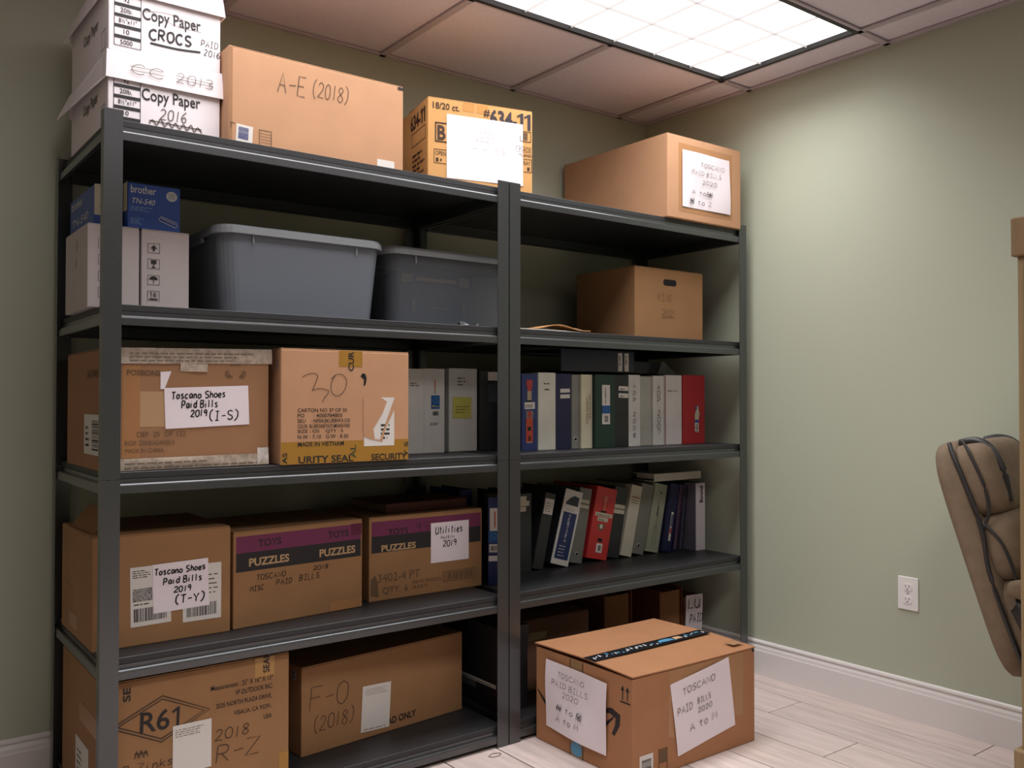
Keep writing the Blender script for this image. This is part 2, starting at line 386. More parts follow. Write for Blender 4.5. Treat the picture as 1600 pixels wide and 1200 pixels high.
# ================================================================== CEILING LIGHTS
LAMP = bpy.data.materials.new('lamp_glow'); LAMP.use_nodes = True
b = LAMP.node_tree.nodes['Principled BSDF']; b.inputs['Base Color'].default_value = (.9, .9, .9, 1)
b.inputs['Emission Color'].default_value = (1, .97, .95, 1); b.inputs['Emission Strength'].default_value = 1.6
LOUV = mat('louver_white', (235, 233, 235), 0.35)
BEZEL = mat('black_bezel', (34, 30, 32), 0.5)
HOUS = mat('lamp_housing', (226, 222, 222), 0.5)
def troffer(x0, y0, label, power):
    t = thing('ceiling_light', label, 'ceiling light', (x0, y0, H), group='recessed louvred ceiling lights')
    W_, D_ = 1.22, .61; e = .015
    obj('bezel', boxes(((0, 0, -.005), (W_, e, .012)), ((0, D_-e, -.005), (W_, D_, .012)), ((0, e, -.005), (e, D_-e, .012)), ((W_-e, e, -.005), (W_, D_-e, .012))), BEZEL, t)
    obj('housing', boxes(((0, 0, .09), (W_, D_, .11)), ((0, 0, .012), (W_, .006, .09)), ((0, D_-.006, .012), (W_, D_, .09)), ((0, .006, .012), (.006, D_-.006, .09)), ((W_-.006, .006, .012), (W_, D_-.006, .09))), HOUS, t)
    obj('diffuser', boxes(((.007, .007, .013), (W_-.007, D_-.007, .017))), LAMP, t)
    for k in range(1, 6): obj('louver_blade', boxes(((-.0007, e, .004), (.0007, D_-e, .0125))), LOUV, t, (k*W_/6, 0, 0))
    for k in range(1, 3): obj('louver_blade', boxes(((e, -.0007, .003), (W_-e, .0007, .0125))), LOUV, t, (0, k*D_/3, 0))
    l = bpy.data.lights.new('tube_light', 'AREA'); l.shape = 'RECTANGLE'; l.size = W_-.05; l.size_y = D_-.05; l.energy = power; l.spread = TROFFER_SPREAD; l.color = TROFFER_COLOR
    lo = bpy.data.objects.new('tube_light', l); C.objects.link(lo); lo.parent = t; lo.location = (W_/2, D_/2, -.008)
    return t
LL = ['bright louvred ceiling light with black bezel above the right shelving unit', 'louvred ceiling light above the left shelving unit, end to end with the one in view', 'louvred ceiling light in the row nearer the viewer, on the chair side', 'louvred ceiling light in the row nearer the viewer, on the left side']
for (a, b_), lb, pw_ in zip(FIX, LL, TROFFER_POWER): troffer(a, b_, lb, pw_)

# ================================================================== SHELVING UNITS
UD = 0.585
PROF = [(0.0015, -.052), (0.0015, -.0345), (.0019, -.0322), (.0028, -.0302), (.0042, -.0288), (.0062, -.0279), (.0085, -.0275), (.0125, -.0275), (.0125, -.017), (.022, -.017), (.022, -.021), (.0165, -.021), (.0165, -.046), (.014, -.048), (.012, -.048), (.012, -.0485), (.010, -.052)]
def shelving(x0, x1, label, pw=.044):
    t = thing('shelving_unit', label, 'shelving unit', (x0, 0, 0), group='grey steel shelving units along the back wall')
    W_ = x1-x0; th = .0022; sd = .030
    def post(px, py, sx, sy):
        for za, zb in ((0, .9205), (.9215, 1.83)):
            a = ((min(px, px+sx*pw), min(py, py+sy*th), za), (max(px, px+sx*pw), max(py, py+sy*th), zb))
            b2 = ((min(px, px+sx*th), min(py+sy*th, py+sy*sd), za), (max(px, px+sx*th), max(py+sy*th, py+sy*sd), zb))
            obj('post', boxes(a, b2), STEEL, t)
    for px, sx in ((0, 1), (W_, -1)):
        for py, sy in ((0, 1), (UD, -1)): post(px, py, sx, sy)
    L = W_-2*pw+.012
    fb = extrude_profile(PROF, L, 'X'); bb = extrude_profile([(UD-a, b2) for a, b2 in PROF], L, 'X')
    Ls = UD-2*sd+.02
    lb = extrude_profile(PROF, Ls, 'Y'); rb = extrude_profile([(W_-a, b2) for a, b2 in PROF], Ls, 'Y')
    bd = boxes(((.016, .0135, -.0165), (W_-.016, UD-.0135, 0)), bevel=.0012, seg=1)
    bd5 = bd
    for z in DECK:
        obj('beam', fb, STEEL, t, (pw-.006, .001, z)); obj('beam', bb, STEEL, t, (pw-.006, -.001, z))
        obj('side_beam', lb, STEEL, t, (.0025, sd-.01, z)); obj('side_beam', rb, STEEL, t, (-.0025, sd-.01, z))
        obj('shelf_board', bd, BOARD, t, (0, 0, z))
    return t
shelving(-1.237, -.003, 'dark grey steel shelving unit on the left, full of cardboard boxes')
shelving(.001, 1.2135, 'dark grey steel shelving unit on the right, holding ring binders in its middle shelves')

# ================================================================== CARTONS
def carton(name, label, x0, y0, z0, w_, d_, h_, m=CARD, ang=0, cat='box', group=None, flaps=True, bevel=.003, seamtape=None):
    t = thing(name, label, cat, (x0, y0, z0), (0, 0, math.radians(ang)), group)
    t['dims'] = (w_, d_, h_)
    obj('body', boxes(((0, 0, 0), (w_, d_, h_-.003)), bevel=bevel), m, t)
    if flaps:
        obj('top_flap', boxes(((.001, .001, h_-.0032), (w_-.001, d_/2-.001, h_)), bevel=.0008, seg=1), m, t)
        obj('top_flap', boxes(((.001, d_/2+.001, h_-.0032), (w_-.001, d_-.001, h_)), bevel=.0008, seg=1), m, t)
    if seamtape: obj('tape', boxes(((0, d_/2-.028, h_), (w_, d_/2+.028, h_+.0006))), seamtape, t)
    return t, faceM(w_, d_, h_, 'F'), faceM(w_, d_, h_, 'L'), faceM(w_, d_, h_, 'T')

# --- copy paper boxes on the top shelf
def copybox(label, z0, hbody, flare, zskirt, upper):
    W_, D_ = .285, .435
    t = thing('paper_box', label, 'box', (-1.211, .08, z0), group='white copy paper boxes on the top shelf')
    Fm, Lm = faceM(W_, D_, hbody, 'F'), faceM(W_, D_, hbody, 'L')
    obj('body', boxes(((0, 0, 0), (W_, D_, hbody-.004)), bevel=.003), COPYB, t)
    g = .0045; th = .003; sk = hbody-zskirt
    # lid: top plate and four skirt panels, the left one splayed outwards at the back
    lid = obj('lid', boxes(((-g, -g, hbody-.003), (W_+g, D_+g, hbody)), bevel=.0012, seg=1), COPYB, t)
    def panel(tl, tr, bl, br, nrm):
        n = Vector(nrm)*th; vs = [Vector(q) for q in (tl, tr, br, bl)]; vs += [q-n for q in vs]
        me = newmesh(vs, [(0, 1, 2, 3), (7, 6, 5, 4), (0, 4, 5, 1), (1, 5, 6, 2), (2, 6, 7, 3), (3, 7, 4, 0)])
        return obj('lid_skirt', me, COPYB, lid)
    zt, zb = hbody, zskirt; e = .006
    panel((-g, -g, zt), (W_+g, -g, zt), (-g-.002, -g-.003, zb), (W_+g+e, -g-e, zb), (0, -1, 0))
    panel((-g, D_+g, zt), (-g, -g, zt), (-g-flare, D_+g, zb-.006), (-g-.002, -g-.003, zb), (-1, 0, 0))
    panel((W_+g, -g, zt), (W_+g, D_+g, zt), (W_+g+e, -g-e, zb), (W_+g+e, D_+g, zb), (1, 0, 0))
    panel((W_+g, D_+g, zt), (-g, D_+g, zt), (W_+g, D_+g+.002, zb), (-g, D_+g+.002, zb), (0, 1, 0))
    # the table of sizes
    oz = 0 if upper else -.012
    rows = ['92', '20lb.', '8½"x11"', '10', '5000']; y = .124+oz if upper else .139+oz
    zb0 = .016 if upper else .001
    n = 5; rh = (.142-.016)/4.6
    yy = zb0
    heads = []
    for r in reversed(rows):
        if yy + rh < zskirt + .02:
            text(t, Fm, r, .024 + (.012 if len(r) < 4 else .004 if len(r) < 6 else 0), yy+.004, (.014 if len(r) < 3 else .030 if len(r) < 6 else .044), .012, INK, bold=.01)
            heads.append((.014, yy+rh-.008, .078, yy+rh))
        yy += rh
    heads += [(.013, zb0-.001, .0145, min(yy, zskirt)), (.0775, zb0-.001, .079, min(yy, zskirt)), (.013, zb0-.001, .079, zb0+.0005)]
    quads(t, Fm, heads, INK, name='printed_table')
    text(t, Fm, 'Copy Paper', .082, (.088 if upper else .072), .150, .040, INK, bold=.012, rot=1.5)
    for f, u in ((Lm, .16),):
        text(t, f, 'Copy Paper', u, .078, .17, .038, mat('grey_ink', (92, 86, 82), .7), bold=.01)
        frame(t, f, .365, .012, .045, .05, .002, mat('grey_ink', (92, 86, 82), .7))
    return t, Fm, Lm
t, Fm, Lm = copybox('white lidded copy paper box directly on the top shelf, marked 2016, under another', 1.81, .193, .034, .122, False)
hand(t, Fm, '2016', .127, .040, .066, .028, PENG, .0022)
scribble(t, Fm, .10, .022, .135, .018, 14, PENG)
lidM = Matrix.Translation((0, -.0105, 0)) @ Fm
hand(t, lidM, 'CC', .053, .140, .078, .026, PENG, .0016); strokes(t, lidM, [[(.05, .158), (.132, .160)], [(.05, .148), (.135, .150)]], PENG, .0014)
hand(t, lidM, '2013', .165, .140, .095, .026, PENG, .0016); strokes(t, lidM, [[(.162, .158), (.262, .156)], [(.165, .150), (.262, .149)]], PENG, .0014)
t, Fm, Lm = copybox('white lidded copy paper box on top of another, with an underlined handwritten word', 2.003, .205, .02, .153, True)
hand(t, Fm, 'CROCS', .099, .050, .106, .027, PEN, .0042, rot=3); strokes(t, Fm, [[(.101, .040), (.17, .040), (.231, .046)]], PEN, .0045)
hand(t, Fm, 'PAID', .232, .064, .045, .017, PEN, .0016); hand(t, Fm, '2016', .240, .040, .042, .017, PEN, .0016)
strokes(t, Fm, [[(.085, .118), (.15, .128), (.22, .112)], [(.10, .125), (.16, .102), (.235, .100)]], PENG, .001)

# --- A-E carton
t, Fm, Lm, Tm = carton('storage_carton', 'large plain tan carton on the top shelf, marked A-E (2018) in pen', -.921, .03, 1.81, .538, .42, .259, CARD, seamtape=CLEARTAPE)
hand(t, Fm, 'A-E', .137, .162, .080, .056, PENB, .0022); hand(t, Fm, '(2018)', .242, .170, .108, .044, PENB, .0018)
s = sheet(t, Fm, .020, .004, .046, .047, LABEL, rot=-3, name='barcode_label'); barcode(s, I4, .006, .008, .028, .032, .001, mat('blue_ink', (70, 78, 130), .6), 14, True)
frame(t, Fm, .085, .002, .036, .044, .0018, FADE); quads(t, Fm, [(.087, .011+.008*i, .119, .0122+.008*i) for i in range(4)], FADE)
sheet(t, Fm, .449, .004, .058, .021, LABEL, name='paper_label')
quads(t, Fm, [(.518, .247, .538, .256)], BLACKB, name='dark_tape_end'); quads(t, Fm, [(.006, .036, .008, .052), (.006, .050, .018, .052)], FADE)
quads(t, Fm, [(.0015, .002, .011, .256)], CARD2, .0004, 'glued_edge')
# --- golden carton with big numbers
t, Fm, Lm, Tm = carton('printed_carton', 'golden printed carton with large black #634-11 and a blank-looking white sheet', -.252, .10, 1.81, .372, .33, .278, CARD3, -12.4, seamtape=CLEARTAPE)
CI = mat('brown_black_ink', (62, 34, 18), .7)
text(t, Fm, '18/20 ct.', .016, .242, .092, .021, CI, bold=.015); text(t, Fm, '#', .193, .236, .022, .026, CI, bold=.02); text(t, Fm, '634-', .216, .212, .098, .054, mat('navy_ink', (44, 36, 44), .7), bold=.03); [one(t, Fm, u_, .212, .054, MATS['navy_ink'], 1.6) for u_ in (.310, .337)]
s = sheet(t, Fm, .064, .022, .272, .207, PAPER, rot=0, name='paper_sheet', curl=.002)
hand(s, I4, 'TOSCANO', .10, .160, .10, .017, FPAP, .0013, n=.0032); hand(s, I4, '2020', .10, .132, .065, .017, FPAP, .0013, n=.0032); hand(s, I4, 'ES', .170, .098, .035, .017, FPAP, .0015, n=.0032); strokes(s, I4, [[(.09, .106), (.105, .107)]], FPAP, .0015, .0032); strokes(s, I4, [[(.125, .106), (.142, .107)]], FPAP, .0015, .0032)
frame(t, Fm, .024, .135, .06, .064, .004, CI); text(t, Fm, 'B', .032, .142, .028, .048, CI, bold=.03)
frame(t, Fm, .020, .066, .06, .046, .0018, CI); text(t, Fm, 'OPEN', .025, .092, .036, .014, CI); quads(t, Fm, [(.027, .072, .036, .084), (.042, .074, .047, .082)], CI)
frame(t, Fm, .325, .172, .041, .036, .0025, CI); quads(t, Fm, [(.336, .178, .342, .203), (.344, .178, .350, .203), (.352, .178, .354, .203)], CI)
frame(t, Fm, .31, .137, .057, .018, .0012, CI); text(t, Fm, 'PLACE', .322, .141, .042, .010, CI); text(t, Fm, 'ISLAND', .322, .122, .047, .010, CI, bold=.01)
frame(t, Fm, .31, .070, .059, .045, .0018, CI); text(t, Fm, 'TRAY', .330, .094, .034, .014, CI); quads(t, Fm, [(.352, .076, .361, .088)], CI)
quads(t, Fm, [(.12, .246, .16, .274), (.17, .246, .21, .276)], mat('tape_gold', (196, 140, 76), .3), .0006, 'clear_tape')
text(t, Lm, '634-', .16, .205, .10, .05, CI, bold=.03); [one(t, Lm, u_, .205, .05, CI, 1.6) for u_ in (.256, .281)]; frame(t, Lm, .17, .15, .14, .045, .002, CI); fine(t, Lm, .18, .03, .13, .10, 6, CI)
# --- right carton with paper
t, Fm, Lm, Tm = carton('storage_carton', 'deep brown carton at the right end of the top shelf with a taped wrinkled sheet', .745, -.003, 1.81, .430, .60, .319, CARD)
for bx in ((.061, .255, .376, .292), (.061, .029, .376, .066), (.061, .066, .10, .255), (.34, .066, .376, .255)):
    quads(t, Fm, [bx], mat('packing_tape', (176, 128, 88), .22), .0004, 'tape')
s = sheet(t, Fm, .079, .049, .279, .218, PAPER, name='paper_sheet', n=.0008, curl=.006, nx=14, ny=14)
hand(s, I4, 'TOSCANO', .10, .165, .14, .016, PENG, .0016, n=.0075, name='handwriting'); hand(s, I4, 'PAID BILLS', .05, .132, .17, .016, PENG, .0016, n=.0075); hand(s, I4, '2020', .11, .098, .083, .016, PENG, .0018, n=.0075)
hand(s, I4, 'A to M', .05, .055, .12, .016, PEN, .002, n=.0075); scribble(s, I4, .135, .052, .03, .022, 5, PEN, .002, .0078); scribble(s, I4, .038, .014, .022, .026, 5, PEN, .002, .0078); hand(s, I4, 'N to Z', .04, .016, .122, .018, PEN, .002, n=.0075)

# --- shelf two: white cartons and toner boxes
def arrows(t, Fm, u):
    for i, v in enumerate((.155, .113, .070, .028)):
        frame(t, Fm, u, v, .031, .026, .001, INK)
        c = u+.0155
        if i == 0: obj('printed_arrow', newmesh([(c-.0025, v+.005, 0), (c+.0025, v+.005, 0), (c+.0025, v+.012, 0), (c+.009, v+.012, 0), (c, v+.022, 0), (c-.009, v+.012, 0), (c-.0025, v+.012, 0)], [(0, 1, 2, 3, 4, 5, 6)]), INK, t, M=Fm @ Matrix.Translation((0, 0, .0012)))
        if i == 1: quads(t, Fm, [(c-.007, v+.013, c+.007, v+.023), (c-.001, v+.005, c+.001, v+.013), (c-.005, v+.003, c+.005, v+.0055)], INK, name='printed_glass')
        if i == 2:
            pts = [(c+.011*math.cos(math.pi*k/10), v+.014+.009*math.sin(math.pi*k/10), 0) for k in range(11)]
            obj('printed_umbrella', newmesh(pts, [tuple(range(11))]), INK, t, M=Fm @ Matrix.Translation((0, 0, .0012))); quads(t, Fm, [(c-.0008, v+.004, c+.0008, v+.014)], INK)
        if i == 3: one(t, Fm, u+.005, v+.010, .013, INK); text(t, Fm, '6', u+.0145, v+.010, .009, .013, INK); quads(t, Fm, [(u+.005, v+.003, u+.026, v+.006)], INK)
t, Fm, Lm, Tm = carton('white_carton', 'white carton with handling symbols half hidden by the left front post', -1.241, .15, DECK[1], .127, .268, .218, WCARD, group='white cartons on the second shelf'); arrows(t, Fm, .026); quads(t, Lm, [(.13, .16, .15, .19)], mat('faint_smudge', (188, 180, 176), .7)); quads(t, Lm, [(.10, .12, .14, .14)], MATS['faint_smudge'])
t, Fm, Lm, Tm = carton('white_carton', 'white carton with handling symbols, beside the grey plastic tub', -1.109, .15, DECK[1], .125, .268, .218, WCARD, group='white cartons on the second shelf'); arrows(t, Fm, .016)
TBLUE = mat('toner_blue', (34, 74, 152), .4); TNAVY = mat('toner_navy', (40, 44, 60), .5); CREAM = mat('cream_panel', (196, 190, 170), .5)
def toner(label, x0, y0, w_, d_, h_, variant):
    t, Fm, Lm, Tm = carton('toner_box', label, x0, y0, DECK[1]+.218, w_, d_, h_, TBLUE, flaps=False, bevel=.0015, group='blue toner boxes on the white cartons')
    if variant == 0:
        text(t, Fm, 'brother', .007, .092, .064, .020, WHITEP, bold=.012); text(t, Fm, 'TN-540', .007, .064, .060, .015, WHITEP, bold=.006, shear=.25)
        obj('printed_seal', newmesh([(.112+.0145*math.cos(k*math.pi/12), .094+.0135*math.sin(k*math.pi/12), 0) for k in range(24)], [tuple(range(24))]), WHITEP, t, M=Fm @ Matrix.Translation((0, 0, .001)))
        quads(t, Fm, [(.103, .088+.004*i, .121, .0895+.004*i) for i in range(4)], mat('grey_line', (130, 130, 130), .6), .0014)
        lb = mat('pale_blue_print', (118, 150, 200), .5)
        fine(t, Fm, .007, .045, .066, .014, 3, lb); fine(t, Fm, .007, .010, .036, .018, 4, lb)
        strokes(t, Fm, [[(.079, .030), (.085, .037), (.124, .024), (.129, .015), (.122, .011), (.082, .025), (.079, .030)], [(.084, .033), (.122, .019)]], WHITEP, .0014, smooth=False)
        quads(t, Lm, [(0.01, .045, d_-.001, h_-.001)], CREAM, name='white_panel')
    else:
        text(t, Lm, 'brother', .025, .078, .14, .024, WHITEP, bold=.012); text(t, Lm, 'TN-540', .03, .028, .20, .022, WHITEP, shear=.25)
        quads(t, Fm, [(.001, .03, w_-.001, h_-.001)], CREAM, name='white_panel')
        ring = [(.032+.016*math.cos(k*math.pi/8), .055+.013*math.sin(k*math.pi/8)) for k in range(17)]
        strokes(t, Fm, [ring, [(.018, .062), (.03, .098), (.046, .06)]], INK, .002, .0016, 'printed_mark')
    return t
toner('blue toner box with white lettering on its front, lying on the white cartons', -1.144, .15, .135, .36, .122, 0)
toner('blue toner box with lettering on its left side, nearest the left end', -1.218, .19, .070, .29, .112, 1)

# --- plastic tubs
def plastic(name, rgb, fac, rough=.3):
    m = bpy.data.materials.new(name); m.use_nodes = True; nt = m.node_tree; b2 = nt.nodes['Principled BSDF']
    b2.inputs['Base Color'].default_value = lin(rgb)+(1,); b2.inputs['Roughness'].default_value = rough
    tr = nt.nodes.new('ShaderNodeBsdfTransparent'); tr.inputs[0].default_value = (.92, .94, .96, 1); mx = nt.nodes.new('ShaderNodeMixShader'); mx.inputs[0].default_value = fac
    nt.links.new(tr.outputs[0], mx.inputs[1]); nt.links.new(b2.outputs[0], mx.inputs[2]); nt.links.new(mx.outputs[0], nt.nodes['Material Output'].inputs[0])
    return m
TUB1 = plastic('frosted_plastic', (126, 132, 142), .80); TUB2 = plastic('clear_plastic', (128, 132, 140), .34); LIDP = plastic('lid_plastic', (172, 176, 180), .62)
def tub(label, x0, x1, y0, y1, h_, m):
    W_, D_ = x1-x0, y1-y0
    t = thing('plastic_tub', label, 'storage tub', ((x0+x1)/2, (y0+y1)/2, DECK[1]), group='lidded plastic tubs on the second shelf')
    o = obj('tub', loft([(.001, W_*.86, D_*.84, .04), (.006, W_*.875, D_*.855, .045), (h_*.86, W_*.945, D_*.935, .05), (h_*.90, W_*.945, D_*.935, .05), (h_*.905, W_*.975, D_*.965, .055), (h_*.93, W_*.975, D_*.965, .055)]), m, t)
    md = o.modifiers.new('s', 'SOLIDIFY'); md.thickness = .002
    l = obj('lid', loft([(h_*.90, W_*.985, D_*.978, .055), (h_*.905, W_, D_, .06), (h_*.965, W_*.995, D_*.995, .06), (h_, W_*.965, D_*.955, .05), (h_*.985, W_*.93, D_*.92, .05)], capb=False, capt=True), LIDP, t)
    md = l.modifiers.new('s', 'SOLIDIFY'); md.thickness = .002
    for sx in (-1, 1): obj('rib', boxes(((sx*W_*.30-.002, -D_*.475-.004, h_*.80), (sx*W_*.30+.002, -D_*.475+.004, h_*.90)), bevel=.001, seg=1), LIDP, t)
    for sx in (-1, 1): obj('handle', boxes(((sx*W_*.486-.006, -.06, h_*.84), (sx*W_*.486+.006, .06, h_*.90)), bevel=.004), LIDP, t)
    return t
tub('frosted grey plastic tub with lid, right of the white cartons', -.932, -.400, .085, .475, .248, TUB1)
tub('clear plastic tub with dark contents, behind the double post', -.378, .168, .135, .515, .252, TUB2)
# contents of the clear tub
CASE = mat('case_black', (52, 54, 60), .5); BRASS = mat('latch_metal', (150, 132, 100), .35, .8)
t = thing('briefcase', 'black hard case with two latches inside the clear plastic tub', 'case', (-.315, .185, DECK[1]+.008))
obj('shell', boxes(((0, 0, 0), (.30, .10, .175)), bevel=.012, seg=3), CASE, t)
for u in (.012, .235):
    obj('latch', boxes(((u, -.006, .135), (u+.046, .002, .165)), bevel=.003), BRASS, t)
obj('handle', boxes(((.065, -.012, .142), (.225, -.002, .156)), bevel=.004), mat('tan_handle', (150, 112, 76), .5), t)
for u in (.055, .25): obj('clasp', boxes(((u, -.004, .045), (u+.012, .002, .08)), bevel=.002), BRASS, t)
obj('trim_strip', boxes(((.12, -.003, .058), (.20, .002, .063))), BRASS, t)
t = thing('document_folder', 'pale folder lying inside the bottom of the clear plastic tub', 'folder', (-.30, .30, DECK[1]+.008))
obj('cover', boxes(((0, 0, 0), (.36, .15, .004)), ((0, 0, .022), (.36, .15, .026)), ((0, 0, .004), (.004, .15, .022))), mat('pale_folder', (150, 156, 170), .6), t); obj('pages', boxes(((.006, .002, .0045), (.355, .148, .0215))), PAPER, t)
# binder clip
t = thing('binder_clip', 'small black binder clip at the shelf edge in front of the clear tub', 'clip', (-.172, .03, DECK[1]))
me = newmesh([(0, 0, 0), (.030, 0, 0), (.030, .020, 0), (0, .020, 0), (0, .006, .013), (.030, .006, .013), (.030, .009, .013), (0, .009, .013)], [(3, 2, 1, 0), (0, 1, 5, 4), (4, 5, 6, 7), (2, 3, 7, 6), (0, 4, 7, 3), (1, 2, 6, 5)]); obj('clip_body', me, BLACKM, t)
for y, sg in ((-.002, -1), (.022, 1)): obj('wire_handle', tube([(.008, .0075+sg*.001, .014), (.002, .0075+sg*.014, .006), (.010, .0075+sg*.026, .002), (.020, .0075+sg*.026, .002), (.028, .0075+sg*.014, .006), (.022, .0075+sg*.001, .014)], .0009, 6), mat('chrome_wire', (210, 210, 214), .2, 1), t)
t = thing('binder_clip', 'tiny silver clip at the shelf edge just left of the double post', 'clip', (-.112, .03, DECK[1]))
obj('clip_body', boxes(((0, 0, .0), (.010, .012, .009)), bevel=.002), MATS['chrome_wire'], t); obj('wire_handle', tube([(.002, .002, .009), (.005, -.010, .006), (.008, .002, .009)], .0009, 6), MATS['chrome_wire'], t)
# envelopes
def envelope(name, label, x0, y0, z0, w_, d_, bow, m, ang, flapm=None):
    t = thing(name, label, 'envelope', (x0, y0, z0), (0, 0, math.radians(ang)), 'envelopes on the second shelf of the right unit')
    vs, fs = [], []; n = 14
    for k in (0, 1):
        for i in range(n+1):
            a = i/n; zz = bow*math.sin(math.pi*min(1, a*1.15))**2 + .0025*k + .0004
            vs += [(a*w_, 0, zz), (a*w_, d_, zz)]
    q = 2*(n+1)
    for i in range(n):
        a = 2*i; fs += [(a, a+1, a+3, a+2), (q+a, q+a+2, q+a+3, q+a+1), (a, a+2, q+a+2, q+a), (a+1, q+a+1, q+a+3, a+3)]
    fs += [(0, q, q+1, 1), (2*n, 2*n+1, q+2*n+1, q+2*n)]
    obj('sleeve', newmesh(vs, fs, smooth=False), m, t)
    vs = [(w_*.72, -.0003, bow*.35+.003), (w_*.72, d_, bow*.35+.003), (w_*.98, d_*.7, .0045), (w_*.98, d_*.3, .0045)]
    vs += [(a, b2, c+.0006) for a, b2, c in vs]
    obj('flap', newmesh(vs, [(3, 2, 1, 0), (4, 5, 6, 7), (0, 1, 5, 4), (1, 2, 6, 5), (2, 3, 7, 6), (3, 0, 4, 7)]), flapm or m, t)
WENV = mat('white_envelope', (230, 222, 210), .6); MENV = mat('manila_envelope', (206, 152, 100), .6)
envelope('white_envelope', 'white envelope lying flat at the edge of the second shelf, right unit', .055, .02, DECK[1], .275, .12, .001, WENV, 1)
envelope('manila_envelope', 'bowed manila envelope on a white envelope, right unit second shelf', .125, .028, DECK[1]+.0046, .245, .11, .016, MENV, -3, WENV)
# box with hand hole
t, Fm, Lm, Tm = carton('storage_carton', 'tan carton with an oval hand hole, on the second shelf of the right unit', .674, .10, DECK[1], .388, .335, .278, CARD4)
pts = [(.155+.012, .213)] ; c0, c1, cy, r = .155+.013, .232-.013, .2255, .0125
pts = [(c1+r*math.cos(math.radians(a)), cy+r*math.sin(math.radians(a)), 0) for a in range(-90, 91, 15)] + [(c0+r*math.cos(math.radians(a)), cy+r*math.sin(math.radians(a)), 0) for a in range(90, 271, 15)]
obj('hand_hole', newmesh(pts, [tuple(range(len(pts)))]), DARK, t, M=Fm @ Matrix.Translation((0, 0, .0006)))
hand(t, Fm, 'KING', .124, .150, .076, .028, PENB, .0014); hand(t, Fm, '2021', .148, .092, .066, .026, PENB, .0014); strokes(t, Fm, [[(.146, .086), (.217, .088)]], PENB, .0014)

# --- shelf three, left
t, Fm, Lm, Tm = carton('storage_carton', 'brown carton edged with crinkled clear tape, marked I-S, behind the left post', -1.226, .035, DECK[2], .424, .42, .306, CARD2)
CT = mat('crinkled_tape', (184, 168, 152), .25, var=.25, scale=60, bump=.8, bscale=120); CTG = mat('tape_print', (120, 100, 86), .5)
def tapestrip(t, M, u, v, w_, h_, rot=0, nm='clear_tape', m=CT): return sheet(t, M, u, v, w_, h_, m, rot, nm, curl=.003, nx=26, ny=5)
s = tapestrip(t, Fm, 0, .268, .432, .040, 1.2); fine(s, I4, .06, .006, .36, .028, 3, CTG, .0042, .3)
s = tapestrip(t, Fm, 0, .001, .424, .030, .3); fine(s, I4, .05, .004, .36, .022, 2, CTG, .0042, .35)
tapestrip(t, Fm, .185, .252, .07, .05, 0); tapestrip(t, Fm, .392, .003, .031, .046, 0, 'tape_corner', mat('shiny_tape', (214, 206, 200), .15, var=.3, scale=40))
quads(t, Fm, [(.045, .032, .087, .266)], CLEARTAPE, .0005, 'brown_tape'); quads(t, Fm, [(.087, .11, .15, .20)], mat('paler_card', (178, 142, 104), .6), .0004, 'worn_patch')
s = sheet(t, Fm, .149, .104, .220, .105, PAPER, 2.2, 'paper_label', n=.0010, curl=.001)
hand(s, I4, 'Toscano Shoes', .017, .076, .138, .018, PEN, .0030); hand(s, I4, 'Paid Bills', .042, .051, .092, .019, PEN, .0030); hand(s, I4, '2019', .064, .028, .042, .017, PEN, .0030); hand(s, I4, '(I-S)', .113, .016, .075, .024, PEN, .0030)
sh = newmesh([(.136, .206, 0), (.146, .206, 0), (.163, .252, 0), (.136, .250, 0)], [(0, 1, 2, 3)]); obj('paper_corner', sh, PAPER, t, M=Fm @ Matrix.Translation((0, 0, .001)))
for k in range(3):
    a = math.radians(90+120*k); cx, cy = .331+.017*math.cos(a), .256+.014*math.sin(a)
    strokes(t, Fm, [[(cx+.012*math.cos(a+q), cy+.010*math.sin(a+q)) for q in (-1.6, -.8, 0, .8, 1.6)], [(cx+.005*math.cos(a+q), cy+.005*math.sin(a+q)) for q in (-1.6, -.8, 0, .8, 1.6)]], FADE, .0026, name='recycling_mark')
text(t, Fm, 'POSSIONS', .055, .240, .08, .014, FADE, bold=.02); text(t, Fm, 'DEF  25  OF 122', .080, .085, .12, .013, FADE); text(t, Fm, 'RGSF 220181624WB14', .052, .064, .12, .012, FADE); text(t, Fm, 'MADE IN CHINA,', .052, .044, .095, .012, FADE)
text(t, Lm, 'SIONS', .25, .235, .12, .02, FADE); s = sheet(t, Lm, .218, .038, .19, .103, LABEL, 0, 'barcode_label'); barcode(s, I4, .09, .012, .07, .08, .001, None, 16, True); fine(s, I4, .02, .02, .05, .06, 4, INK, .001)
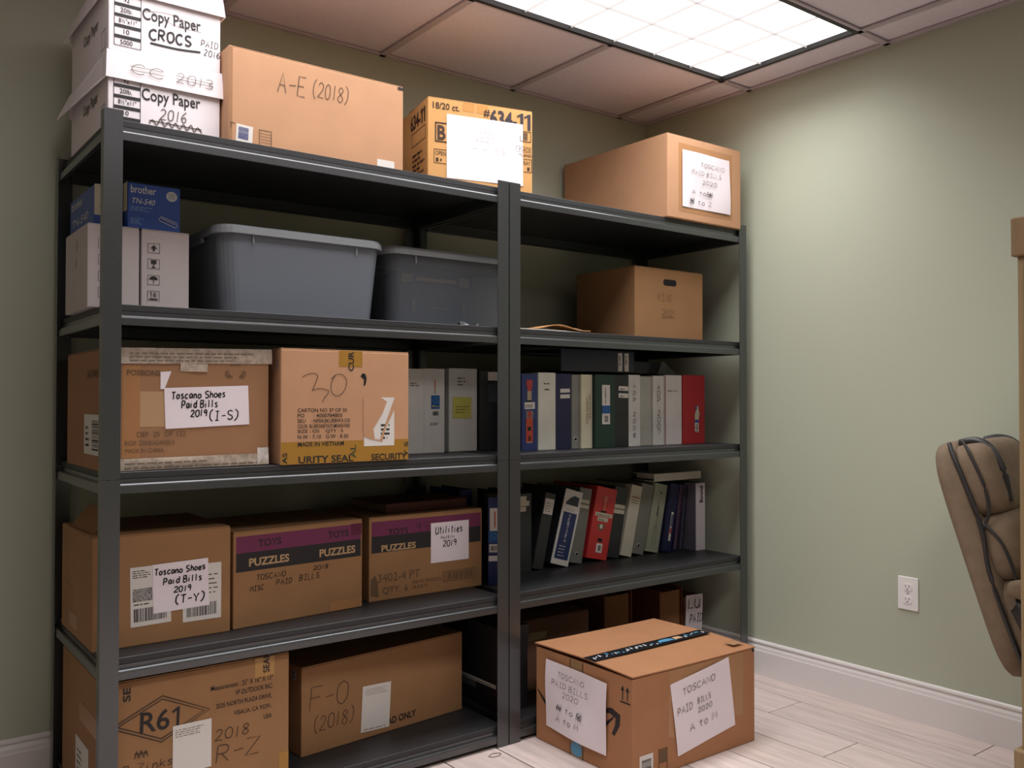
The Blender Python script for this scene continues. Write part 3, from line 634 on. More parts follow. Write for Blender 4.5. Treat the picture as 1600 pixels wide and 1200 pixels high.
# carton 30
t, Fm, Lm, Tm = carton('printed_carton', 'tan carton with yellow tape, a big handwritten 30 and printed carton lines', -.78, .005, DECK[2], .404, .40, .321, CARD)
quads(t, Fm, [(.174, .274, .248, .320)], YTAPE, .0005, 'yellow_tape'); text(t, Fm, 'CUR', .221, .262, .056, .018, INK, 90, .02)
s = quads(t, Fm, [(.0015, .001, .4025, .062)], YTAPE, .0005, 'yellow_tape')
text(t, Fm, 'URITY SEAL', .052, .002, .168, .020, INK, 0, .02); text(t, Fm, 'SECURITY', .278, .002, .118, .019, INK, 0, .02); text(t, Fm, 'AL', .228, .012, .038, .018, mat('green_black', (48, 60, 40), .6), 90, .01); text(t, Fm, 'Y S', .401, .008, .046, .013, INK, 90, .02); text(t, Fm, 'AS', .019, .003, .03, .014, INK, 90, .02)
for i, (ln, wd) in enumerate((('CARTON NO 37 OF 35', .150), ('PO      : 4000784803', .135), ('SKU    : NF0A3KUEBW3-OS', .160), ('COLOR : BLUEBONNETAUTUMNHEATHER', .160), ('SIZE : OS    QTY : 5', .138), ('N.W : 7.10   G.W : 8.20', .155))):
    text(t, Fm, ln, .049, .1445-.0148*i, wd, .0105, INK, bold=.008)
text(t, Fm, 'MADE IN VIETNAM', .050, .049, .140, .0125, INK, bold=.012)
strokes(t, Fm, [[(.062, .242), (.085, .252), (.108, .248), (.10, .222), (.092, .205)], [(.092, .205), (.115, .210), (.142, .203), (.128, .183), (.122, .172)], [(.162, .248), (.150, .225), (.152, .200), (.170, .190), (.190, .205), (.198, .232), (.185, .250), (.165, .250), (.15, .238)]], PENB, .0016)
s = sheet(t, Fm, .254, .044, .100, .142, LABEL, 0, 'torn_label')
tr = newmesh([(-.002, .142, 0), (.052, .143, 0), (.075, .13, 0), (.06, .095, 0), (.03, .05, 0), (.035, .02, 0), (.052, .018, 0), (.092, .12, 0), (.102, .143, 0), (.102, .11, 0), (.07, .05, 0), (.06, .012, 0), (.02, .02, 0), (-.002, .03, 0)], [(0, 1, 2, 3, 4, 5, 12, 13), (5, 6, 11, 12), (6, 7, 8, 9, 10, 11)])
obj('torn_patch', tr, CARD, s, M=Matrix.Translation((0, 0, .0012))); fine(s, I4, .055, .02, .03, .05, 4, INK, .001)
obj('torn_hole', newmesh([(.242, .246, 0), (.248, .256, 0), (.258, .254, 0), (.262, .240, 0), (.258, .222, 0), (.252, .220, 0), (.254, .238, 0), (.246, .244, 0)], [(0, 1, 2, 3, 6, 7), (3, 4, 5, 6)]), DARK, t, M=Fm @ Matrix.Translation((0, 0, .0008)))
ovl = [(.376+.010*math.cos(k*math.pi/8), .275+.018*math.sin(k*math.pi/8), 0) for k in range(16)]
obj('round_sticker', newmesh(ovl, [tuple(range(16))]), mat('pink_sticker', (150, 120, 118), .6), t, M=Lm @ Matrix.Translation((0, 0, .0008)))

# ================================================================== BINDERS
def binder(label, xc, y0, z0, w_, h_, d_, rgb, lean=0, yaw=0, holes=False, group=None, name='ring_binder', rough=.4, pages=True, spinecol=None, round_=.004):
    key = 'vinyl_%d_%d_%d' % rgb
    m = mat(key, rgb, rough, var=.05, scale=12)
    t = thing(name, label, 'binder', (xc, y0, z0), (0, math.radians(lean), math.radians(yaw)), group)
    c = min(.0032, w_*.1)
    obj('spine', boxes(((-w_, 0, 0), (0, .004, h_)), bevel=.0013, seg=2), m if spinecol is None else mat('spine_%d_%d_%d' % spinecol, spinecol, rough), t)
    obj('cover', boxes(((-w_, .0042, 0), (-w_+c, d_, h_)), bevel=.0008, seg=1), m, t)
    obj('cover', boxes(((-c, .0042, 0), (0, d_, h_)), bevel=.0008, seg=1), m, t)
    if pages: obj('pages', boxes(((-w_+c+.001, .012, .008), (-c-max(.001, w_*.2), d_-.012, h_-.012))), mat('page_stack', (176, 168, 156), .9, var=.1, scale=40, stretch=(300, 1, 1)), t)
    S = Matrix(((1, 0, 0, -w_), (0, 0, -1, 0), (0, 1, 0, 0), (0, 0, 0, 1)))
    if holes:
        o = lathe([(.0055, 0), (.0075, .0008), (.0085, 0)], 16); obj('finger_ring', o, MATS['chrome_wire'], t, M=S @ Matrix.Translation((w_/2, .035, .0004)))
        obj('finger_hole', newmesh([(.0055*math.cos(k*math.pi/6), .0055*math.sin(k*math.pi/6), 0) for k in range(12)], [tuple(range(12))]), DARK, t, M=S @ Matrix.Translation((w_/2, .035, .0006)))
    return t, S
WH, NAVY, BLK, GRY, CRM, GRN, RED = (205, 203, 200), (29, 32, 72), (27, 28, 34), (134, 134, 128), (206, 200, 178), (16, 52, 41), (172, 34, 42)
g3 = 'ring binders standing on the third shelf'
z3 = DECK[2]
t, S = binder('white binder half hidden behind the carton with yellow tape', -.178, .24, z3, .066, .283, .27, WH, group=g3); fine(t, S, .012, .225, .035, .014, 2, FADE)
t, S = binder('white binder with a blue square sticker and barcode on its spine', -.094, .243, z3, .082, .285, .27, WH, group=g3)
s = sheet(t, S, .028, .148, .034, .046, mat('sticker_blue', (26, 84, 150), .4), 0, 'blue_sticker'); strokes(s, I4, [[(.017+.009*math.cos(k*.7), .029+.009*math.sin(k*.7)) for k in range(10)]], BLUEP, .0014); quads(s, I4, [(.004, .007, .014, .012), (.016, .007, .03, .009)], mat('sticker_yellow', (200, 190, 90), .5), .0012)
barcode(t, S, .034, .126, .024, .014); fine(t, S, .024, .094, .036, .010, 2, FADE); quads(t, S, [(.041, .212, .045, .246)], mat('orange_print', (190, 104, 60), .6)); quads(t, S, [(.042, .198, .0445, .21)], FADE)
t, S = binder('white binder with a yellow sticky note on its spine', .060, .27, z3, .118, .289, .245, WH, group=g3)
s = sheet(t, S, .014, .115, .078, .074, mat('sticky_yellow', (196, 190, 92), .6), -1, 'sticky_note', curl=.002); fine(s, I4, .01, .02, .06, .03, 3, FADE, .003, .2); fine(t, S, .034, .23, .042, .034, 3, INK, .0012, .3)
t, S = binder('black binder with a white tag, standing behind the double post', .148, .26, z3, .084, .283, .255, BLK, group=g3)
sheet(t, S, .036, .248, .048, .030, LABEL, 0, 'paper_tag'); sheet(t, S, .036, .17, .045, .07, mat('clear_pocket', (58, 60, 64), .2), 0, 'label_pocket')
y3 = .15
t, S = binder('royal blue box binder with red printed figures, first right of the double post', .238, y3, z3, .070, .271, .28, (44, 58, 112), group=g3)
REDP = mat('red_print', (176, 62, 56), .5); BEIGEP = mat('beige_print', (176, 158, 130), .6)
quads(t, S, [(.020, .225, .046, .25), (.024, .21, .043, .225)], REDP); quads(t, S, [(.023, .178, .042, .21)], BEIGEP); quads(t, S, [(.022, .172, .044, .178)], INK, .0014); s = sheet(t, S, .012, .146, .046, .024, LABEL, 2, 'paper_tag'); fine(s, I4, .004, .006, .036, .012, 2, INK, .001)
quads(t, S, [(.018, .115, .05, .140)], mat('grey_print2', (128, 122, 120), .6)); quads(t, S, [(.026, .118, .042, .138)], REDP, .0014); quads(t, S, [(.018, .03, .048, .115)], mat('orange_red', (190, 74, 48), .5), .0011); quads(t, S, [(.024, .070, .040, .084)], INK, .0016); s = sheet(t, S, .021, .028, .024, .030, LABEL, 0, 'barcode_label'); barcode(s, I4, .005, .006, .014, .018, .001, None, 8)
t, S = binder('cream white wide binder next to the royal blue box binder', .322, y3, z3, .080, .277, .28, (216, 214, 202), group=g3); fine(t, S, .024, .235, .036, .008, 1, INK); fine(t, S, .028, .214, .03, .009, 1, INK)
t, S = binder('navy binder with two small white tags, between cream and grey binders', .399, y3+.004, z3, .074, .275, .28, NAVY, group=g3)
for v in (.205, .184): sheet(t, S, .022, v, .046, .014, LABEL, 2, 'paper_tag')
t, S = binder('narrow grey canvas binder with a finger hole, beside the navy binder', .438, y3+.002, z3, .037, .272, .28, GRY, holes=True, group=g3)
t, S = binder('narrow ivory binder with worn brown lettering, left of the green binder', .495, y3-.006, z3, .055, .273, .28, (214, 208, 182), group=g3); text(t, S, 'STORE REPORTS', .034, .09, .10, .010, GREYP, 90); text(t, S, 'INVOICES', .046, .11, .09, .008, FADE, 90)
t, S = binder('dark green binder with a white and blue spine sticker', .598, y3-.02, z3, .101, .274, .285, GRN, group=g3)
s = sheet(t, S, .034, .155, .040, .080, LABEL, 0, 'paper_tag'); text(s, I4, 'ledger', .022, .012, .06, .010, INK, 90, n=.001); quads(t, S, [(.034, .128, .074, .158)], MATS['sticker_blue']); s = sheet(t, S, .034, .088, .040, .040, LABEL, 0, 'barcode_label'); barcode(s, I4, .012, .008, .018, .024, .001, None, 8)
t, S = binder('black binder with two white tags, right of the green binder', .678, y3-.012, z3, .078, .274, .285, BLK, group=g3)
for v in (.215, .188): s = sheet(t, S, .024, v, .050, .017, LABEL, -2, 'paper_tag'); fine(s, I4, .008, .004, .03, .008, 1, INK, .001)
def vert_letters(t, S, s_, u, v0, v1, w_, m, tt):
    step = (v0-v1)/(len(s_)-1)
    for i, ch in enumerate(s_):
        if ch != ' ': hand(t, S, ch, u, v0-step*i, w_, w_*1.35, m, tt)
t, S = binder('white binder with fainter reddish lettering down its spine, right after the black one', .744, y3-.008, z3, .065, .276, .285, WH, group=g3); vert_letters(t, S, 'ADP 2008', .026, .225, .035, .012, mat('red_grey_pen', (120, 84, 92), .6), .002)
t, S = binder('plain grey white binder between the two binders lettered down the spine', .822, y3+.006, z3, .077, .272, .28, (170, 168, 160), group=g3)
t, S = binder('white binder with bold black letters ADP down its spine, left of the wide white one', .886, y3, z3, .063, .275, .28, WH, group=g3); vert_letters(t, S, 'ADP 2007', .024, .22, .04, .015, PENG, .0024)
t, S = binder('wide white binder left of the red binder', .990, y3, z3, .100, .279, .28, (214, 206, 206), group=g3); fine(t, S, .015, .212, .06, .013, 1, mat('pale_pen', (150, 140, 138), .6)); quads(t, S, [(.001, .001, .006, .277)], (mat('pinkish', (150, 90, 90), .6)), .0004, 'worn_edge')
t, S = binder('red binder at the right end of the third shelf', 1.130, y3, z3, .134, .281, .28, RED, group=g3)
s = obj('spine_sticker', newmesh([(.072, .05, 0), (.095, .045, 0), (.095, .085, 0), (.072, .085, 0)], [(0, 1, 2, 3)]), LABEL, t, M=S @ Matrix.Translation((0, 0, .0008))); barcode(t, S, .076, .05, .015, .03, .0014, None, 6, True)
obj('spine_sticker', newmesh([(.072, .09, 0), (.092, .09, 0), (.1, .12, 0), (.092, .158, 0), (.086, .15, 0), (.072, .12, 0)], [(0, 1, 2, 3, 4, 5)]), CREAM, t, M=S @ Matrix.Translation((0, 0, .0008))); quads(t, S, [(.072, .086, .094, .098)], MATS['sticker_blue'], .0012); quads(t, S, [(.074, .14, .084, .152)], MATS['sticker_blue'], .0012)
# lying on the row
t, S = binder('dark navy binder lying flat on the row, with two white tags', .352, .155, z3+.2845, .082, .372, .28, (28, 30, 50), lean=90, pages=False, group='binders lying on the row of the third shelf')
for v in (.286, .320): s = sheet(t, S, .008, v, .070, .022, LABEL, 0, 'paper_tag'); fine(s, I4, .01, .005, .045, .010, 1, INK, .001)
t, S = binder('dark blue binder lying flat on the right of the row, pushed back', .730, .235, z3+.2845, .050, .26, .25, (26, 26, 44), lean=90, pages=False, group='binders lying on the row of the third shelf')
t = thing('plastic_sleeve', 'clear pointed plastic sleeve sticking up above the white binders, third shelf', 'plastic sleeve', (.905, .20, z3+.2835))
obj('sleeve', newmesh([(0, 0, 0), (.11, 0, 0), (.035, .01, .055), (0, .002, 0), (.11, .002, 0), (.035, .012, .055)], [(0, 1, 2), (5, 4, 3), (0, 3, 4, 1), (1, 4, 5, 2), (2, 5, 3, 0)]), plastic('sleeve_clear', (150, 150, 150), .35), t)
obj('sleeve_edge', tube([(0, 0, 0), (.035, .01, .055), (.11, 0, 0)], .0012, 6), plastic('sleeve_rim', (170, 170, 170), .6), t)

# ================================================================== SHELF FOUR
z4 = DECK[3]
t, Fm, Lm, Tm = carton('storage_carton', 'brown carton on the fourth shelf with shipping labels, marked T-Y', -1.234, .10, z4, .352, .365, .288, CARD4, flaps=False)
o = obj('top_flap', boxes(((.002, .001, .285), (.350, .181, .288)), bevel=.0008, seg=1), CARD4, t); obj('top_flap', boxes(((.05, .184, .285), (.350, .364, .288)), bevel=.0008, seg=1), CARD4, t)
obj('side_flap', boxes(((0, 0, 0), (.003, .25, .075)), bevel=.0008, seg=1), CARD4, t, (.012, .06, .283), (0, math.radians(38), 0))
s1 = sheet(t, Fm, .093, .049, .101, .153, LABEL, 1, 'shipping_label'); fine(s1, I4, .006, .125, .05, .022, 4, INK, .001, .35); barcode(s1, I4, .008, .012, .082, .034, .001, None, 26); fine(s1, I4, .008, .055, .04, .006, 1, INK, .001)
for k in range(6): barcode(s1, I4, .006, .064+.0056*k, .048, .0050, .001, None, 30)
s2 = sheet(t, Fm, .224, .043, .102, .150, LABEL, 0, 'shipping_label'); barcode(s2, I4, .01, .012, .080, .034, .001, None, 26); fine(s2, I4, .065, .07, .03, .06, 5, INK, .001, .2)
s = sheet(t, Fm, .149, .077, .144, .127, PAPER, 1.5, 'paper_label', n=.0014)
hand(s, I4, 'Toscano Shoes', .004, .098, .130, .016, PEN, .0030); hand(s, I4, 'Paid Bills', .026, .071, .098, .017, PEN, .0030); hand(s, I4, '2019', .052, .047, .044, .015, PEN, .0028); hand(s, I4, '(T-Y)', .056, .016, .074, .021, PEN, .0034)
strokes(t, Lm, [[(.02, .14), (.15, .125)]], FADE, .0015); quads(t, Lm, [(.10, .02, .2, .06)], CLEARTAPE, .0005, 'tape')
def toys(label, x0, y0, ang, w_, h_):
    t, Fm, Lm, Tm = carton('toy_carton', label, x0, y0, z4, w_, .33, h_, CARD4, ang, group='puzzle cartons on the fourth shelf')
    quads(t, Fm, [(.008, h_-.060, w_-.006, h_-.014)], PURPLE, .0006, 'printed_band'); quads(t, Fm, [(.008, h_-.112, w_-.006, h_-.060)], BLACKB, .0006, 'printed_band')
    return t, Fm, Lm
PK = mat('puzzle_tan', (186, 152, 112), .8); TY = mat('toys_ink', (50, 28, 40), .7)
t, Fm, Lm = toys('puzzle carton with plum and black bands, next to the T-Y carton', -.872, .107, 5.5, .419, .268)
for u, u2 in ((.073, .046), (.297, .269)): text(t, Fm, 'TOYS', u, .220, .072, .021, TY, bold=.03); text(t, Fm, 'PUZZLES', u2, .168, .124, .023, PK, bold=.03)
hand(t, Fm, 'TOSCANO', .068, .128, .090, .015, PEN, .0016); hand(t, Fm, 'MISC.', .050, .099, .046, .014, PEN, .0016); hand(t, Fm, 'PAID', .130, .106, .048, .015, PEN, .0016); hand(t, Fm, 'BILLS', .203, .108, .064, .016, PEN, .0016); hand(t, Fm, '2018', .249, .133, .048, .012, PEN, .0016)
quads(t, Fm, [(.305, .002, .417, .030)], CLEARTAPE, .0007, 'tape'); quads(t, Fm, [(.378, .222, .415, .256)], mat('dark_tape_plum', (92, 30, 60), .35), .0010, 'tape')
t, Fm, Lm = toys('puzzle carton with plum and black bands and a white Utilities sheet', -.415, .178, 0, .432, .264)
text(t, Fm, 'TOYS', .066, .205, .074, .019, TY, bold=.03); text(t, Fm, 'PUZZLES', .043, .154, .126, .021, PK, bold=.03); hand(t, Fm, '95', .170, .202, .046, .034, mat('violet_pen', (70, 18, 52), .6), .002)
s = sheet(t, Fm, .226, .098, .150, .131, PAPER, 0, 'paper_label', n=.0010); hand(s, I4, 'Utilities', .017, .094, .104, .024, PEN, .0028); hand(s, I4, 'Paid Bills', .038, .076, .052, .010, PENG, .0012); hand(s, I4, '2019', .046, .050, .052, .020, PEN, .0026)
text(t, Fm, '3402-4 PT', .030, .058, .155, .027, FADE); text(t, Fm, 'QTY  6', .048, .017, .092, .024, FADE); text(t, Fm, '300 PC PUZZLE', .155, .040, .11, .010, FADE); text(t, Fm, 'ASST', .155, .024, .06, .010, FADE)
frame(t, Fm, .274, .032, .130, .034, .002, FADE); barcode(t, Fm, .282, .037, .112, .024, m=FADE); obj('worn_print', newmesh([(.006, .02, 0), (.034, .012, 0), (.03, .06, 0), (.022, .082, 0), (.006, .07, 0)], [(0, 1, 2, 3, 4)]), FADE, t, M=Fm @ Matrix.Translation((0, 0, .0006)))
# books on the puzzle carton
t = thing('ledger_book', 'dark red ledger lying on the puzzle carton with the Utilities sheet', 'book', (-.325, .235, z4+.264))
MR = mat('oxblood_cover', (92, 44, 36), .5, var=.1, scale=30); obj('cover', boxes(((0, 0, 0), (.318, .24, .003)), ((0, 0, .029), (.318, .24, .032)), ((0, 0, .003), (.318, .004, .029)), bevel=.0008, seg=1), MR, t); obj('pages', boxes(((.005, .0045, .0035), (.313, .235, .0285))), mat('old_pages', (150, 120, 90), .9), t)
g4 = 'ring binders on the fourth shelf'
t, S = binder('tall dark blue binder at the back behind the blue box binder', .085, .335, z4, .055, .312, .20, (30, 46, 110), group=g4)
t, S = binder('blue box binder turned towards the room beside the Utilities carton', .088, .135, z4, .062, .300, .26, (38, 48, 96), yaw=-33, group=g4)
s = sheet(t, S, .006, .185, .034, .078, LABEL, 0, 'paper_tag'); quads(s, I4, [(.015, .012, .020, .066)], MATS['orange_print'], .001); quads(t, S, [(.002, .146, .045, .184)], MATS['sticker_blue']); strokes(t, S, [[(.02+.009*math.cos(k*.7), .168+.009*math.sin(k*.7)) for k in range(10)]], BLUEP, .0014)
s = sheet(t, S, .004, .112, .032, .028, LABEL, 0, 'barcode_label'); barcode(s, I4, .005, .006, .022, .016, .001, None, 10); sheet(t, S, .002, .082, .056, .018, PAPER, 0, 'paper_tag')
yb = .27
t, S = binder('upright black binder with stepped white tags, right of the double post', .306, yb, z4, .056, .290, .27, (40, 42, 44), group=g4)
for u, v, w_ in ((.002, .262, .03), (.002, .244, .043), (.002, .224, .028)): sheet(t, S, u, v, w_, .018, CREAM, 0, 'paper_tag')
t, S = binder('black binder leaning with a single large white tag', .360, yb, z4, .050, .285, .27, (44, 44, 46), lean=13, group=g4); s = sheet(t, S, .004, .205, .044, .058, LABEL, 0, 'paper_tag'); fine(s, I4, .005, .01, .034, .04, 4, FADE, .001, .2)
t, S = binder('leaning white binder with a navy VERTIKA spine sheet', .473, yb-.012, z4, .088, .286, .27, (44, 44, 50), lean=15.9, group=g4, spinecol=(210, 206, 200))
s = sheet(t, S, .010, .022, .068, .178, mat('navy_sheet', (28, 44, 92), .4), 0, 'spine_sheet'); vert_letters(s, I4, 'VERTIKA', .029, .160, .066, .0088, WHITEP, .0022)
for i in range(4): fine(s, I4, .012, .012+.012*i, .044, .006, 1, WHITEP, .001)
obj('spine_picture', newmesh([(.012, .228, 0), (.074, .228, 0), (.074, .262, 0), (.05, .266, 0), (.03, .255, 0), (.012, .236, 0)], [(0, 1, 2, 3, 4, 5)]), mat('dark_picture', (36, 44, 60), .4), t, M=S @ Matrix.Translation((0, 0, .001))); fine(t, S, .016, .206, .05, .012, 2, mat('pinkish_ink', (160, 130, 130), .6), .0012, .3)
t, S = binder('leaning grey canvas binder between the VERTIKA and red binders', .556, yb+.004, z4, .062, .290, .27, (112, 112, 104), lean=11.5, holes=True, group=g4)
for v in (.232, .212): sheet(t, S, .012, v, .044, .013, CREAM, 0, 'paper_tag')
t, S = binder('leaning red box binder with printed figures and a barcode', .679, yb-.004, z4, .108, .282, .27, (196, 50, 48), lean=12.7, group=g4)
quads(t, S, [(.042, .225, .062, .25), (.046, .19, .058, .225)], mat('rose_print', (196, 110, 92), .6)); quads(t, S, [(.036, .182, .066, .190)], INK, .0014)
for v, a, b2 in ((.166, .010, .092), (.148, .026, .056)): s = sheet(t, S, a, v, b2, .015, CREAM, 0, 'paper_tag'); fine(s, I4, .006, .004, b2-.014, .007, 1, INK, .001)
obj('printed_shield', newmesh([(.03, .138, 0), (.034, .12, 0), (.05, .108, 0), (.068, .12, 0), (.072, .138, 0)], [(0, 1, 2, 3, 4)]), mat('olive_print', (120, 96, 70), .6), t, M=S @ Matrix.Translation((0, 0, .001))); quads(t, S, [(.044, .120, .058, .136)], LABEL, .0014); quads(t, S, [(.044, .068, .068, .082)], INK, .0014); s = sheet(t, S, .042, .026, .032, .036, LABEL, 0, 'barcode_label'); barcode(s, I4, .01, .008, .014, .020, .001, None, 8)
t, S = binder('leaning black binder with two cream tags, right of the red box binder', .754, yb+.004, z4, .070, .283, .27, (40, 41, 44), lean=10.9, group=g4)
for v in (.196, .176): sheet(t, S, .006, v, .060, .016, CREAM, 0, 'paper_tag')
t, S = binder('leaning cream binder with tan lines near its top', .816, yb-.004, z4, .060, .287, .27, (196, 190, 172), lean=13.4, group=g4); quads(t, S, [(.010, .235, .054, .241), (.010, .224, .05, .227), (.010, .214, .05, .217)], GREYP)
t, S = binder('leaning grey canvas binder right of the cream binder', .888, yb, z4, .068, .287, .27, (120, 119, 110), lean=13.2, holes=True, group=g4)
t, S = binder('leaning pale green grey binder with a faint drawn spine', .971, yb-.004, z4, .075, .283, .27, (150, 154, 134), lean=12.4, group=g4); strokes(t, S, [[(.036, .08), (.04, .15), (.034, .22)], [(.030, .03), (.030, .10), (.046, .10), (.046, .03)]], FADE, .0016); quads(t, S, [(.038, .243, .046, .251), (.034, .15, .04, .19)], INK)
t, S = binder('navy binder with a small photo strip, leaning on the spiral books', 1.031, yb-.02, z4, .050, .283, .27, (26, 28, 66), lean=11.0, group=g4); s = sheet(t, S, .024, .045, .012, .12, LABEL, 0, 'photo_strip'); quads(s, I4, [(.001, .03, .011, .055)], REDP, .001); quads(s, I4, [(.001, .06, .011, .11)], mat('grey_photo', (90, 96, 120), .6), .001)
def spiral(label, xc, w_, lean, rgb, dot):
    t = thing('spiral_book', label, 'book', (xc, yb-.02, z4), (0, math.radians(lean), 0), 'spiral bound books on the fourth shelf')
    m = mat('cover_%d_%d_%d' % rgb, rgb, .5)
    obj('cover', boxes(((-w_, .006, 0), (-w_+.0015, .225, .281))), m, t); obj('cover', boxes(((-.0015, .006, 0), (0, .225, .281))), m, t); obj('pages', boxes(((-w_+.002, .010, .003), (-.002, .222, .278))), mat('dark_pages', (70, 70, 90), .8), t)
    vs, fs = [], []
    ring = bmesh.new()
    for k in range(26):
        z = .012 + k*.0102
        mt = Matrix.Translation((-w_/2, .006, z)); r_ = w_/2+.001
        pts = [mt @ Vector((r_*math.cos(a*math.pi/4), .006*math.sin(a*math.pi/4), .002*math.sin(a*math.pi/8))) for a in range(9)]
        me = tube(pts, .0011, 5); ring.from_mesh(me); bpy.data.meshes.remove(me)
    me = bpy.data.meshes.new('m'); ring.to_mesh(me); ring.free(); obj('spiral', me, mat(dot[0], dot[1], .4), t)
spiral('navy spiral book with reddish coil, left of the pair on the fourth shelf', 1.076, .026, 9, (30, 30, 78), ('red_coil', (130, 70, 80)))
spiral('black spiral book with dark coil, beside the upright white binder', 1.112, .026, 7, (30, 31, 40), ('dark_coil', (60, 62, 80)))
t, S = binder('upright white binder at the right end of the fourth shelf', 1.200, yb-.06, z4, .056, .283, .27, (108, 103, 114), group=g4, spinecol=(208, 200, 204)); text(t, S, 'Bound', .042, .20, .07, .022, INK, 90, .02)
t, S = binder('white binder lying across the tops of the leaning binders', .918, yb-.035, z4+.2995, .032, .285, .12, (196, 190, 176), lean=90, group='binder lying on the fourth shelf row')

# ================================================================== SHELF FIVE
z5 = DECK[4]
t, Fm, Lm, Tm = carton('storage_carton', 'big brown carton with a printed R61 diamond on the bottom shelf', -1.222, .035, z5, .483, .47, .352, CARD4)
text(t, Fm, 'R6', .088, .214, .072, .052, INK, -2, .01); one(t, Fm, .162, .212, .052, INK, 1, -2)
dm = [(.020, .241), (.143, .298), (.263, .240), (.141, .182), (.020, .241)]; di = [(.036, .241), (.143, .290), (.249, .240), (.141, .190), (.036, .241)]
strokes(t, Fm, [dm, di], INK, .0022, smooth=False, name='printed_diamond')
for ln, u, v, wd in (('Measurement : 25" X 16" X 13"', .266, .285, .170), ('VF OUTDOOR INC.', .331, .262, .105), ('2525 NORTH PLAZA DRIVE,', .280, .235, .153), ('VISALIA, CA 93291,', .328, .208, .105), ('USA', .410, .182, .023)): text(t, Fm, ln, u, v, wd, .0135, INK, 0, .004)
s = sheet(t, Fm, .169, .09, .099, .125, LABEL, 0, 'paper_label', n=.001); fine(s, I4, .006, .095, .085, .022, 4, FADE, .001, .25)
hand(t, Fm, '2018', .277, .152, .090, .028, PENB, .0022); hand(t, Fm, 'R-Z', .281, .094, .115, .044, PENB, .0024); scribble(t, Fm, .076, .154, .032, .022, 6, PENB, .002); hand(t, Fm, 'B Zinks', .048, .120, .118, .020, PENB, .002)
text(t, Fm, 'SEAL', .426, .307, .05, .018, INK, 90, .02); text(t, Fm, 'SE', .066, .30, .035, .018, INK, 90, .02); quads(t, Fm, [(.385, .296, .44, .349)], mat('gold_tape', (176, 132, 72), .3), .0006, 'tape'); quads(t, Fm, [(.455, .01, .482, .08)], YTAPE, .0006, 'yellow_tape')
s = sheet(t, Lm, .18, .02, .15, .13, LABEL, 0, 'shipping_label'); barcode(s, I4, .10, .02, .03, .05, .001, None, 10, True); fine(s, I4, .02, .03, .06, .08, 5, INK, .001, .25); quads(t, Lm, [(.22, .20, .468, .25)], CLEARTAPE, .0006, 'tape')
t, Fm, Lm, Tm = carton('storage_carton', 'long brown carton marked F-O (2018) on the bottom shelf', -.650, .152, z5, .612, .28, .263, CARD4, 5.6)
hand(t, Fm, 'F-O', .026, .130, .130, .066, PENB, .0020); hand(t, Fm, '(2018)', .042, .066, .135, .042, PENB, .0018)
s = sheet(t, Fm, .205, .022, .106, .141, LABEL, -3, 'paper_label', n=.001); fine(s, I4, .01, .112, .085, .022, 4, FADE, .001, .2); fine(s, I4, .01, .006, .085, .010, 1, FADE, .001, .2)
text(t, Fm, 'READ ONLY', .279, .022, .138, .022, INK, 1, .02)
rp = [(.235+.016*math.cos(k*math.pi/10), .238+.016*math.sin(k*math.pi/10), 0) for k in range(20)]
o = obj('round_sticker', newmesh(rp, [tuple(range(20))]), mat('grey_sticker', (150, 152, 160), .5), t, M=Lm @ Matrix.Translation((0, -.005, .0008))); text(o, I4, '5', .228, .228, .013, .020, INK, n=.001, bold=.02)
DKB = mat('dark_file', (46, 36, 36), .5)
t = thing('file_box', 'black file box with a narrow pale label, behind the double post on the bottom shelf', 'file box', (.035, .10, z5))
obj('body', boxes(((0, 0, 0), (.12, .36, .27)), bevel=.002), mat('black_file', (38, 34, 36), .5), t); obj('lid', boxes(((-.003, -.003, .235), (.123, .363, .282)), bevel=.002), mat('black_file', (38, 34, 36), .5), t)
Lm = faceM(.12, .36, .27, 'L'); s = sheet(t, Lm, .02, .075, .32, .013, LABEL, 0, 'label_strip'); fine(s, I4, .10, .003, .20, .007, 1, FADE, .001); sheet(t, Lm, .13, .052, .09, .022, mat('grey_label', (90, 90, 94), .5), 0, 'paper_tag')
# right bottom shelf
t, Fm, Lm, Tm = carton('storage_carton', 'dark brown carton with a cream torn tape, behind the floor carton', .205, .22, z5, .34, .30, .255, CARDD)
obj('torn_tape', newmesh([(.02, .206, 0), (.05, .178, 0), (.125, .182, 0), (.135, .205, 0), (.06, .208, 0)], [(0, 1, 2, 3, 4)]), mat('cream_tape', (150, 134, 96), .5), t, M=Fm @ Matrix.Translation((0, 0, .001)))
RB = mat('folder_redbrown', (122, 68, 46), .7); RB2 = mat('folder_tan', (150, 108, 70), .7)
def accordion(label, x0, y0, w_, h_):
    t = thing('expanding_folder', label, 'folder', (x0, y0, z5), (0, 0, 0), 'expanding folders on the bottom shelf')
    n = 6
    obj('cover', boxes(((0, 0, 0), (.004, .26, h_)), bevel=.001, seg=1), RB, t); obj('cover', boxes(((w_-.004, 0, 0), (w_, .26, h_)), bevel=.001, seg=1), RB, t)
    pts = [(.004 + (w_-.008)*i/(2*n), .004 if i % 2 else .016) for i in range(2*n+1)]
    vs = [(a, b2, z) for a, b2 in pts for z in (0.002, h_-.012)]; fs = [(2*i, 2*i+2, 2*i+3, 2*i+1) for i in range(2*n)]
    o = obj('gusset', newmesh(vs, fs), RB2, t); md = o.modifiers.new('s', 'SOLIDIFY'); md.thickness = .0012
    for i in range(1, n): obj('pocket_sheet', boxes(((w_*i/n-.002, .02, 0), (w_*i/n+.002, .255, h_-.008-.004*(i % 3)))), RB if i % 2 else RB2, t)
accordion('red brown expanding folder nearer the dark brown carton, bottom shelf', .655, .25, .150, .288)
accordion('red brown expanding folder beside the white lettered sheet, bottom shelf', .955, .24, .135, .268)
